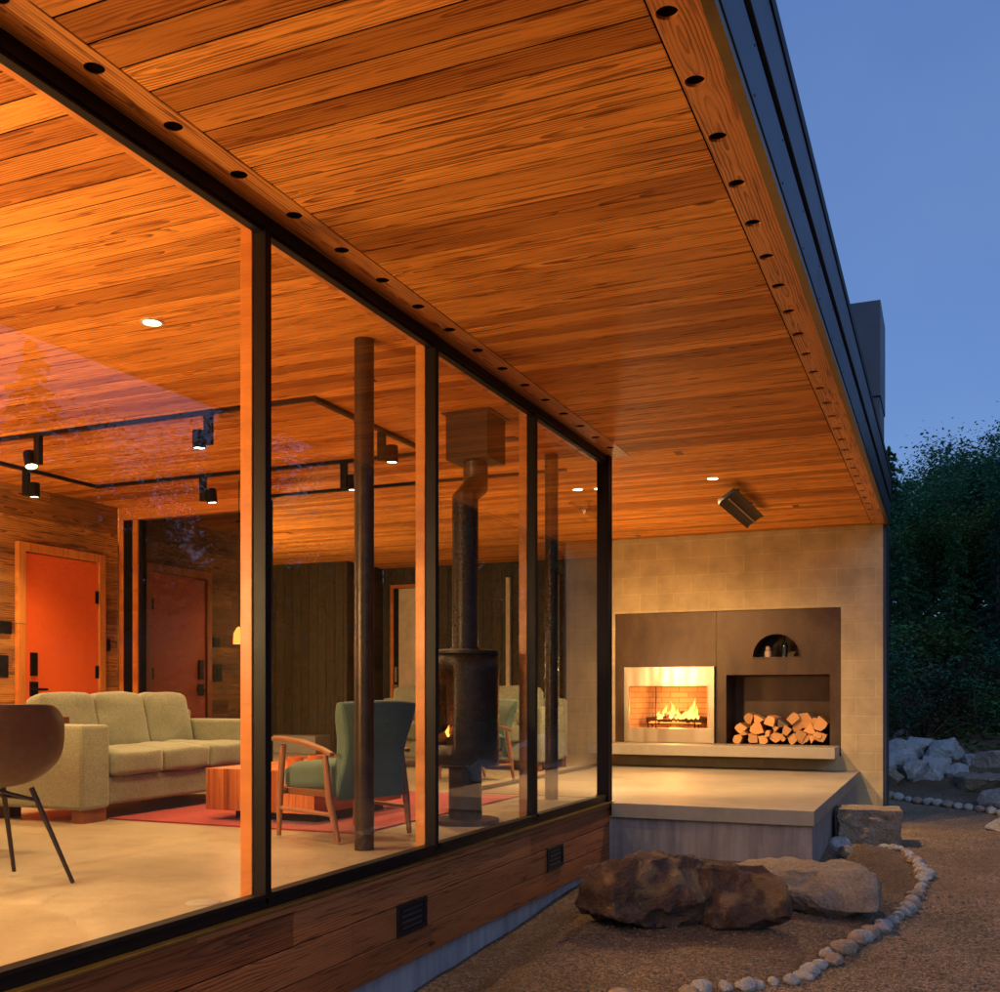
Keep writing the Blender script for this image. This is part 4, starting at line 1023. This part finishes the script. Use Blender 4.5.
def armchair(loc, rz, label):
    a = empty('armchair', loc, rz, label=label, cat='armchair', group='teal armchairs with wooden arms')
    def slab(pts, name, mat, bevel=.02):
        pass
    # upholstered back: hourglass panel, tilted back
    nz_, nx_ = 10, 8; m = MB(); vs = []; fs = []
    for side in (0, 1):
        for j in range(nz_+1):
            t_ = j/nz_; z = .22+.54*t_; hw = .235+.03*math.cos(t_*math.pi*2)*.6+.03*t_**3
            yc = .12+.15*t_
            for i in range(nx_+1):
                u = -1+2*i/nx_; th = .055*(1-.25*abs(u)**4)*(1-.5*max(0, t_-.85)/.15)
                wing = -.05*abs(u)**3*t_
                vs.append((u*hw, yc + (th if side else -th*1.1) + wing, z + .012*(1-u*u)*t_))
    N1 = (nz_+1)*(nx_+1)
    for j in range(nz_):
        for i in range(nx_):
            k = j*(nx_+1)+i; fs.append((k, k+1, k+nx_+2, k+nx_+1)); fs.append((N1+k, N1+k+nx_+1, N1+k+nx_+2, N1+k+1))
    for i in range(nx_):
        fs.append((i, N1+i, N1+i+1, i+1)); k = nz_*(nx_+1)+i; fs.append((k, k+1, N1+k+1, N1+k))
    for j in range(nz_):
        k = j*(nx_+1); fs.append((k, k+nx_+1, N1+k+nx_+1, N1+k)); k += nx_; fs.append((k, N1+k, N1+k+nx_+1, k+nx_+1))
    m.add(vs, fs); m.build('backrest', M['teal'], a, smooth=True, bevel=.012)
    cushion('seat_cushion', M['teal'], a, (0, -.10, .345), (.47, .50, .14), .05, .02, rot=Matrix.Rotation(R(5), 4, 'X'))
    MB().box(-.24, .24, -.32, .16, .235, .275).build('seat_frame', M['teak'], a, bevel=.005)
    for sx in (-1, 1):
        x = sx*.285
        MB().tube([(x, -.30, 0), (x, -.285, .3), (x, -.26, .52)], [.014, .021, .018], 10).build('leg', M['teak'], a, smooth=True)
        MB().tube([(x-sx*.02, .20, 0), (x, .15, .22), (x, .11, .47)], [.014, .022, .017], 10).build('leg', M['teak'], a, smooth=True)
        MB().tube([(x, -.29, .16), (x, .16, .15)], .012, 8).build('stretcher', M['teak'], a, smooth=True)
        ar = MB(); pts = [(-.36, .548, .026), (-.30, .556, .036), (-.1, .542, .034), (.08, .505, .026), (.17, .478, .017)]
        vs = []; fs = []
        for y, z, w in pts: vs += [(x-w, y, z-.012), (x+w, y, z-.012), (x+w, y, z+.010), (x-w, y, z+.010)]
        for k in range(len(pts)-1):
            for j in range(4): fs.append((k*4+j, k*4+(j+1) % 4, k*4+4+(j+1) % 4, k*4+4+j))
        fs += [(0, 3, 2, 1), (16, 17, 18, 19)]
        ar.add(vs, fs); ar.build('armrest', M['teak'], a, bevel=.006)
    MB().tube([(-.285, .155, .235), (.285, .155, .235)], .014, 8).build('cross_rail', M['teak'], a, smooth=True)
    MB().tube([(-.285, -.29, .25), (.285, -.29, .25)], .014, 8).build('cross_rail', M['teak'], a, smooth=True)
    return a
armchair((-3.13, 5.17, .009), R(-108), 'teal wooden-armed armchair behind the near steel column, its back to the glass')
armchair((-4.10, 9.15, 0), R(-35), 'teal wooden-armed armchair partly hidden behind the wood stove')

# coffee table
ct = empty('coffee_table', (-3.97, 6.0, 0), label='low orange wood block coffee table with vertical striped sides on the red rug', cat='coffee table')
MB().box(-.41, .41, -.56, .56, .075, .34).build('block', M['table'], ct, bevel=.003)
MB().box(-.28, .34, -.42, .42, .012, .075).build('plinth', M['black'], ct)
for x, y, s, lb in ((-3.79, 5.58, .052, 'left small orange bowl on the coffee table'), (-3.64, 5.6, .06, 'right larger orange bowl on the coffee table')):
    b = MB().lathe([(0, 0), (s*.95, .001), (s, .02), (s, s*1.5), (s*.86, s*1.5), (s*.84, .015), (0, .012)], (0, 0, 0), 24).build('bowl', M['cup'], None, smooth=True)
    b.location = (x, y, .3415); tag(b, lb, 'bowl', 'orange bowls on the coffee table')
# rug
rg = MB().box(-5.0, -3.12, 5.25, 7.7, .001, .011).build('rug', M['rug']); tag(rg, 'red wool rug under coffee table and sofa', 'rug')

# shell chair
sc_ = empty('dining_chair', (-3.76, 3.24, 0), R(-104), label='brown leather shell dining chair with thin dark metal legs by the glass', cat='chair')
prof = [(-.23, .425), (-.17, .435), (-.08, .43), (.02, .42), (.11, .425), (.17, .45), (.21, .50), (.235, .57), (.25, .64), (.262, .71), (.272, .775)]
hw = [.20, .225, .24, .25, .255, .26, .262, .265, .265, .26, .235]
m = MB(); nx_ = 14; vs = []; fs = []
for j, ((y, z), w) in enumerate(zip(prof, hw)):
    t_ = j/(len(prof)-1)
    for i in range(nx_+1):
        u = -1+2*i/nx_; e = abs(u)**2.6
        up = (1-t_)*.06*e + (.045*e*math.exp(-((t_-.45)/.2)**2)); fw_ = (.10*e*t_)
        dz = -.045*abs(u)**6 if j == len(prof)-1 else 0
        vs.append((u*w*(1-.05*e), y-fw_, z+up+dz))
for j in range(len(prof)-1):
    for i in range(nx_): k = j*(nx_+1)+i; fs.append((k, k+1, k+nx_+2, k+nx_+1))
m.add(vs, fs); sh = m.build('seat_shell', M['leather'], sc_, smooth=True, auto=False)
so = sh.modifiers.new('solid', 'SOLIDIFY'); so.thickness = .016; so.offset = 0
sb = sh.modifiers.new('sub', 'SUBSURF'); sb.levels = 1; sb.render_levels = 2
for sx in (-1, 1):
    for (yt, yb) in ((-.12, -.24), (.12, .25)):
        MB().tube([(sx*.13, yt, .412), (sx*.245, yb, 0)], [.012, .009], 10).build('leg', M['stove'], sc_, smooth=True)
for sx in (-1, 1): MB().tube([(sx*.15, -.14, .36), (sx*.15, .14, .36)], .008, 8).build('strut', M['stove'], sc_, smooth=True)
for y in (-.13, .135): MB().tube([(-.15, y, .355), (0, y*.5, .41), (.15, y, .355)], .008, 8).build('strut', M['stove'], sc_, smooth=True)
# dining table
dt = empty('dining_table', (-4.75, 3.0, 0), label='walnut dining table whose corner shows behind the leather chair', cat='table')
MB().box(-.6, .62, -1.3, 1.06, .665, .70).build('tabletop', M['walnut'], dt, bevel=.003)
for x in (-.45, .40):
    for y in (-1.1, .55): MB().box(x-.03, x+.03, y-.03, y+.03, 0, .665).build('leg', M['stove'], dt)

# wood stove
sv = empty('wood_stove', (-2.80, 6.0, 0), label='dark cylindrical wood stove on a pedestal with offset flue pipe', cat='stove')
MB().lathe([(0, .001), (.215, .001), (.215, .028), (0, .028)], (0, 0, 0), 40).build('base_plate', M['stove'], sv, smooth=True)
MB().lathe([(.105, .028), (.105, .375)], (0, 0, 0), 32).build('pedestal', M['stove'], sv, smooth=True)
MB().lathe([(.107, .03), (.107, .09)], (0, 0, 0), 32).build('pedestal_collar', M['black'], sv, smooth=True)
rS = .215; body = MB(); n = 72; wa = (R(-133), R(-84))  # angular range of window
zs = [.375, .50, .955, 1.065]
vs = [(rS*math.cos(2*math.pi*k/n), rS*math.sin(2*math.pi*k/n), z) for z in zs for k in range(n)]; fs = []
k0, k1 = round(((math.degrees(wa[0])) % 360)/360*n), round(((math.degrees(wa[1])) % 360)/360*n)
for j in range(3):
    for k in range(n):
        if j == 1 and k0 <= k < k1: continue
        fs.append((j*n+k, j*n+(k+1) % n, (j+1)*n+(k+1) % n, (j+1)*n+k))
body.add(vs, fs); body.add([(rS*math.cos(2*math.pi*k/n), rS*math.sin(2*math.pi*k/n), .375) for k in range(n)], [tuple(range(n))])
ob = body.build('stove_body', M['stove'], sv, smooth=True)
sd = ob.modifiers.new('solid', 'SOLIDIFY'); sd.thickness = .008; sd.offset = -1
MB().lathe([(0, 1.095), (.19, 1.095), (.222, 1.085), (.222, 1.067), (0, 1.067)], (0, 0, 0), 48).build('top_plate', M['stove'], sv, smooth=True)
MB().lathe([(.16, .45), (.16, 1.0)], (.03, .03, 0), 32).build('fire_lining', M['char_log'], sv)
gl = MB(); ks = list(range(k0, k1+1)); rr_ = rS-.004
gl.add([(rr_*math.cos(2*math.pi*k/n), rr_*math.sin(2*math.pi*k/n), z) for z in (.50, .955) for k in ks], [(i, i+1, len(ks)+i+1, len(ks)+i) for i in range(len(ks)-1)])
gl.build('stove_glass', M['fglass'], sv, smooth=True)
MB().tube([(-.14, -.09, .53), (.04, -.12, .62)], .03, 8).build('burning_log', M['walnut'], sv, smooth=True)
MB().tube([(-.05, -.14, .55), (-.06, -.14, .58), (-.045, -.14, .62)], [.008, .014, .002], 10).build('flame', M['flame'], sv, smooth=True)
pr = .083
MB().tube([(0, 0, 1.09), (0, 0, 2.06), (-.087, .35, 2.2), (-.087, .35, 2.40)], pr, 28, cap=False).build('flue_pipe', M['stove'], sv, smooth=True)
MB().box(-.235, .065, .20, .50, 2.36, ZC-.012).box(-.26, .09, .175, .525, ZC-.011, ZC-.001).build('flue_box', M['stove'], sv, bevel=.002)
MB().lathe([(.095, 0), (.095, .02)], (0, 0, 1.09), 32).build('flue_collar', M['stove'], sv, smooth=True)

# wall items
for y, z, s, lb, nm, cat in ((6.70, 1.40, .055, 'round dark thermostat on the wood wall left of the red door', 'thermostat', 'thermostat'),
                       (6.66, 1.06, .075, 'square black switch plate on the wood wall left of the red door', 'switch_plate', 'switch'),
                       (7.93, 1.30, .045, 'narrow black switch plate right of the red door', 'switch_plate', 'switch')):
    m = MB()
    if nm == 'thermostat': m.box(0, .03, -s, s, -s, s).box(.03, .034, -s*.6, s*.6, -.03, -.008)
    else: m.box(0, .012, -s*(.45 if s < .05 else 1), s*(.45 if s < .05 else 1), -s*1.3, s*1.3).box(.012, .02, -.012, .012, -.03, .03)
    o = m.build(nm, M['black'], None, bevel=.004); o.location = (-7.569, y, z); tag(o, lb, cat)
fo = MB().lathe([(0, .006), (.055, .006), (.065, .003), (.068, .0005)], (-2.66, 3.29, 0), 28).build('floor_outlet', M['stone_bench'], None, smooth=True)
tag(fo, 'round metal floor outlet cover set in the concrete near the glass', 'floor outlet')

# ------------------------------------------------------------------ vegetation
def leaves(pts, size, seed, flat=.5, droop=0):
    """pts Nx3 -> mesh arrays of small bent leaf quads"""
    r = np.random.RandomState(seed); N = len(pts)
    a = r.rand(N)*2*np.pi; tl = (r.rand(N)-.5)*np.pi*flat*2
    u = np.stack([np.cos(a), np.sin(a), np.sin(tl)*.6-droop], 1); w = np.stack([-np.sin(a), np.cos(a), (r.rand(N)-.5)*1.4], 1)
    s = (size*(.6+.8*r.rand(N)))[:, None]
    P = np.asarray(pts)
    v = np.stack([P-u*s*.5, P+w*s*.28, P+u*s*.5, P-w*s*.28], 1).reshape(-1, 3)
    f = np.arange(4*N).reshape(-1, 4)
    return v, f
def npmesh(name, v, f, mat):
    me = bpy.data.meshes.new(name); me.vertices.add(len(v)); me.vertices.foreach_set('co', v.astype(np.float32).ravel())
    me.loops.add(f.size); me.loops.foreach_set('vertex_index', f.astype(np.int32).ravel())
    me.polygons.add(len(f)); me.polygons.foreach_set('loop_start', np.arange(0, f.size, 4, dtype=np.int32)); me.polygons.foreach_set('loop_total', np.full(len(f), 4, np.int32))
    me.update(calc_edges=True); me.materials.append(mat); return me
def tree_meshes(kind, H, seed, mat):
    r = np.random.RandomState(seed); pts = []; tr = MB()
    if kind == 'conifer':
        tr.tube([(0, 0, 0), (.1, 0, H*.5), (0, 0, H)], [H*.018, H*.011, .01], 8)
        nb = int(H*11)
        for k in range(nb):
            t_ = .12+.88*(k/nb)**.9; z = H*t_; L = H*.24*(1-t_)**.75*(.6+.6*r.rand())+.12; a = k*2.4+r.rand()
            e = (L*math.cos(a), L*math.sin(a), z-L*.18)
            if k % 2 == 0: tr.tube([(0, 0, z), e], [.03*(1-t_)+.006, .004], 4, cap=False)
            n = int(50+170*L)
            q_ = r.rand(n)**.7; side = (r.rand(n)-.5)*L*.5*(1-q_*.6)
            pts.append(np.stack([e[0]*q_-math.sin(a)*side, e[1]*q_+math.cos(a)*side, z-L*.18*q_*q_*1.6+(r.rand(n)-.5)*.14], 1))
        sz = .105
    else:
        top = []
        def branch(p, d, L, rad, lev):
            q_ = [p]; dd = d.copy()
            for _ in range(3):
                dd = (dd+Vector((r.randn()*.16, r.randn()*.16, r.randn()*.08+.05))).normalized(); q_.append(q_[-1]+dd*L/3)
            tr.tube(q_, [rad, rad*.85, rad*.7, rad*.5], 6 if lev else 8, cap=False)
            if lev >= 3: top.append(q_[-1]); top.append(q_[-2]); return
            for k in range(3 if lev else 5):
                nd = (dd+Vector((r.randn()*.6, r.randn()*.6, r.randn()*.35+.1))).normalized()
                branch(q_[-1] if k % 2 else q_[-2], nd, L*(.58+.2*r.rand()), rad*.5, lev+1)
        branch(Vector((0, 0, 0)), Vector((0, 0, 1)), H*.36, H*.018, 0)
        for c in top:
            n = int(120+110*r.rand()); R_ = H*(.035+.05*r.rand())
            g = r.randn(n, 3)*[R_, R_, R_*.75]; pts.append(g+np.array(c))
        sz = .115
    P = np.concatenate(pts)
    v, f = leaves(P, sz, seed+1, droop=.2 if kind == 'conifer' else 0)
    tm = bpy.data.meshes.new('trunk'); tm.from_pydata([tuple(q_) for q_ in tr.v], [], tr.f); tm.materials.append(M['trunk'])
    for p in tm.polygons: p.use_smooth = True
    return tm, npmesh('crown', v, f, mat)
VAR = {'con1': tree_meshes('conifer', 9.0, 1, M['leafB']), 'con2': tree_meshes('conifer', 7.5, 2, M['leafA']),
       'dec1': tree_meshes('dec', 8.5, 3, M['leafA']), 'dec2': tree_meshes('dec', 7.5, 4, M['leafB']), 'dec3': tree_meshes('dec', 6.5, 8, M['leafC'])}
def tree(kind, x, y, s, rz, label, group):
    nm = 'conifer_tree' if kind.startswith('con') else 'leafy_tree'
    t_ = empty(nm, (x, y, gz(x, y)-.1), rz, label=label, cat='tree', group=group); t_.scale = (s, s, s)
    for nm2, me in zip(('trunk', 'crown'), VAR[kind]): link(bpy.data.objects.new(nm2, me), t_)
    return t_
TR = [
 ('dec1', .38, 31, .80, 0, 'tall leafy tree with the highest pointed top behind the rock pile'),
 ('con2', -1.62, 34, .80, 1, 'dark conifer peeping out beside the roof edge'),
 ('dec1', -.55, 28, .62, 2, 'leafy tree just right of the block wall in front of the roof-edge conifer'),
 ('dec2', 1.25, 29, .82, .5, 'broad blue-green leafy tree right of the tallest leafy tree'),
 ('dec2', 1.9, 34, .98, 2.2, 'leafy tree rising at the right edge of the view'),
 ('dec1', 2.3, 27, .8, 4, 'leafy tree at the right edge before a taller one'),
 ('dec3', .25, 24.5, .62, 1.4, 'smaller olive-green tree in front of the tallest leafy tree'),
 ('dec2', -1.15, 25, .5, 3.3, 'small leafy tree close behind the block wall corner'),
 ('dec3', 1.2, 24, .66, 5.1, 'low olive leafy tree above the right end of the rock pile'),
 ('dec2', -.45, 37, .9, .2, 'far leafy tree just left of the tallest one'),
 ('dec2', 3.4, 30, .9, .7, 'leafy tree beyond the right side of the view'),
 ('con2', -.75, 22.5, .42, .9, 'young low conifer on the bank behind the block wall corner'),
 ('con2', .15, 21.8, .40, 2.9, 'young low conifer in the middle of the bank'),
 ('con1', .95, 22.6, .38, 4.1, 'young low conifer at the right of the bank'),
 ('con2', -.30, 24.0, .50, 5.0, 'young conifer half hidden behind two lower ones'),
 ('con1', .60, 25.5, .50, 1.9, 'slim young conifer behind the low ones on the right of the bank'),
 ('con2', 1.5, 25.0, .60, 3.9, 'young conifer at the right end of the bank'),
 ('con1', -1.3, 28, .55, 2.5, 'slim conifer behind the block wall corner'),
]
for k, x, y, s, rz, lb in TR: tree(k, x, y, s, rz, lb, 'trees on the slope behind the house')
# trees on the garden side, mirrored in the glass
GT = [(15, 3, .62), (14, 8, .68), (16.5, 12.5, .7), (13.5, 17, .85), (18, -3, .62), (11, 20.5, .85), (19, 7, .7), (8.2, 17.5, .95), (9.6, 19.5, .9), (6.6, 18.5, .9), (7.4, 21.5, 1.0), (11.2, 16.2, .85), (12.6, 13.2, .7), (5.2, 20.5, .9), (13.4, 10.2, .6), (14.5, 5.4, .55), (16, .5, .6), (9.8, 15.0, .6), (7.2, 15.8, .6)]
GT += [(3.6, 19.5, .95), (4.0, 17.4, .85), (4.9, 19.2, 1.0), (5.7, 17.6, .85), (4.3, 22.0, 1.0), (6.4, 21.4, 1.0), (3.5, 16.0, .55), (4.7, 16.0, .6), (5.4, 28, 1.2), (6.6, 30, 1.25), (7.8, 27.5, 1.2), (4.6, 26, 1.05)]
for i, (x, y, s) in enumerate(GT):
    tree(('con2', 'dec1', 'con1', 'con1', 'dec2', 'con2', 'dec3')[i % 7] if i < 7 else ('con1', 'con2', 'dec1')[i % 3] if i < 18 else ('con1', 'con2')[i % 2], x, y, s, i, 'tree of the garden wood facing the glass wall', 'trees facing the glass wall')

# shrubs
def shrub_mesh(seed, mat, h=.8, w=.9, n=1500, size=.055):
    r = np.random.RandomState(seed); cs = r.randn(14, 3)*[w*.3, w*.3, h*.2]+[0, 0, h*.5]
    P = np.concatenate([c+r.randn(n//14, 3)*[w*.14, w*.14, h*.13] for c in cs]); P[:, 2] = np.abs(P[:, 2])
    v, f = leaves(P, size, seed); cr = npmesh('foliage', v, f, mat)
    st = MB()
    for c in cs: st.tube([(0, 0, 0), (c[0]*.5, c[1]*.5, c[2]*.5), tuple(c)], [.012, .008, .003], 5)
    sm = bpy.data.meshes.new('stem'); sm.from_pydata(st.v, [], st.f); sm.materials.append(M['trunk']); return cr, sm
SH = [shrub_mesh(21, M['leafC']), shrub_mesh(22, M['leafB']), shrub_mesh(23, M['leafR']), shrub_mesh(24, M['leafA'])]
k = 0
for row, (yy, n_) in enumerate(((17.6, 5), (19.2, 6), (21.0, 7))):
    for j in range(n_):
        x = -1.3+j*(.55+.05*row)+rng.uniform(-.15, .15); y = yy+rng.uniform(-.4, .4); kd = (j*5+row*3) % 4
        b = empty('shrub', (x, y, gz(x, y)-.05), rng.uniform(0, 6), cat='shrub', group='shrubs on the bank above the rock pile',
                  label=('low olive shrub', 'low dark blue-green shrub', 'low russet shrub', 'low dark green shrub')[kd] + (' in the front row just above the rock pile', ' in the middle row on the bank', ' in the back row below the trees')[row])
        s = rng.uniform(.9, 1.3)*(1+.25*row); b.scale = (s, s, s*rng.uniform(.8, 1.1))
        for me, nm in zip(SH[kd], ('foliage', 'stem')): link(bpy.data.objects.new(nm, me), b)
# ground cover on bank
def cover():
    r = np.random.RandomState(5); N = 26000
    x = -3+r.rand(N)*14; y = 16.5+r.rand(N)*14
    z = np.array([gz(a, b) for a, b in zip(x, y)])+r.rand(N)*.12
    v, f = leaves(np.stack([x, y, z], 1), .11, 6); me = npmesh('ground_cover', v, f, M['leafC']); return link(bpy.data.objects.new('ground_cover', me))
tag(cover(), kind='stuff', label='low leafy ground cover on the dark bank')
def wood_mass():
    r = np.random.RandomState(15); N = 60000
    a = r.rand(N)*math.pi*1.35-.7; d = 46+r.rand(N)*10; hh = 6.5+2.2*np.sin(a*9)+1.4*np.sin(a*23+1)+.8*np.sin(a*57)
    x = d*np.cos(a); y = d*np.sin(a); z = -.5+np.maximum(0, (y-20)*.1)*0+hh*r.rand(N)**.8*1.0+1.5
    v, f = leaves(np.stack([x, y, z], 1), .75, 16); me = npmesh('distant_wood', v, f, M['leafB']); return link(bpy.data.objects.new('distant_wood', me))
tag(wood_mass(), kind='stuff', label='far dark wood closing the garden behind the nearer trees')

# ------------------------------------------------------------------ sky, sun
w = bpy.data.worlds.new('World'); scene.world = w; w.use_nodes = True
nt = w.node_tree; nt.nodes.clear()
sky = nt.nodes.new('ShaderNodeTexSky'); sky.sky_type = 'NISHITA'; sky.sun_disc = False
SE, SR = 24.0, 150.0
sky.sun_elevation = R(SE); sky.sun_rotation = R(SR); sky.air_density = 1.3; sky.ozone_density = 2.0; sky.dust_density = .4
tint = nt.nodes.new('ShaderNodeMix'); tint.data_type = 'RGBA'; tint.blend_type = 'MULTIPLY'; tint.inputs[0].default_value = 1
tint.inputs[7].default_value = (.82, .97, 1.30, 1)
bg = nt.nodes.new('ShaderNodeBackground'); bg.inputs[1].default_value = .06
wo_ = nt.nodes.new('ShaderNodeOutputWorld')
nt.links.new(sky.outputs[0], tint.inputs[6]); veil = nt.nodes.new('ShaderNodeMix'); veil.data_type = 'RGBA'; veil.inputs[0].default_value = .72
tc = nt.nodes.new('ShaderNodeTexCoord'); cn = nt.nodes.new('ShaderNodeTexNoise'); cn.inputs['Scale'].default_value = 3.4; cn.inputs['Detail'].default_value = 4
cr = nt.nodes.new('ShaderNodeValToRGB'); cr.color_ramp.elements[0].position = .35; cr.color_ramp.elements[1].position = .7
cr.color_ramp.elements[0].color = (.70, 1.48, 4.0, 1); cr.color_ramp.elements[1].color = (1.0, 1.8, 4.15, 1)
nt.links.new(tc.outputs['Generated'], cn.inputs['Vector']); nt.links.new(cn.outputs['Fac'], cr.inputs[0])
nt.links.new(tint.outputs[2], veil.inputs[6]); nt.links.new(cr.outputs[0], veil.inputs[7]); nt.links.new(veil.outputs[2], bg.inputs[0]); nt.links.new(bg.outputs[0], wo_.inputs[0])
sl = bpy.data.lights.new('sun', 'SUN'); sl.energy = .22; sl.angle = R(25); sl.color = (.55, .72, 1.0)
sun = bpy.data.objects.new('sun', sl); link(sun); sun.rotation_euler = (R(90-SE), 0, R(-SR+180))
# fire light
def point(name, loc, p, c, size, parent=None):
    l = bpy.data.lights.new(name, 'POINT'); l.energy = p; l.color = c; l.shadow_soft_size = size
    o = bpy.data.objects.new(name, l); link(o, parent); o.location = loc; return o
point('fire_light', (-2.99, OY+.17, .62), 26, (1, .42, .12), .06)
point('stove_light', (-2.85, 5.9, .66), .35, (1, .4, .12), .03)
point('pendant_light', (-5.62, 7.42, ZC-1.46), 4, (1, .5, .2), .03)
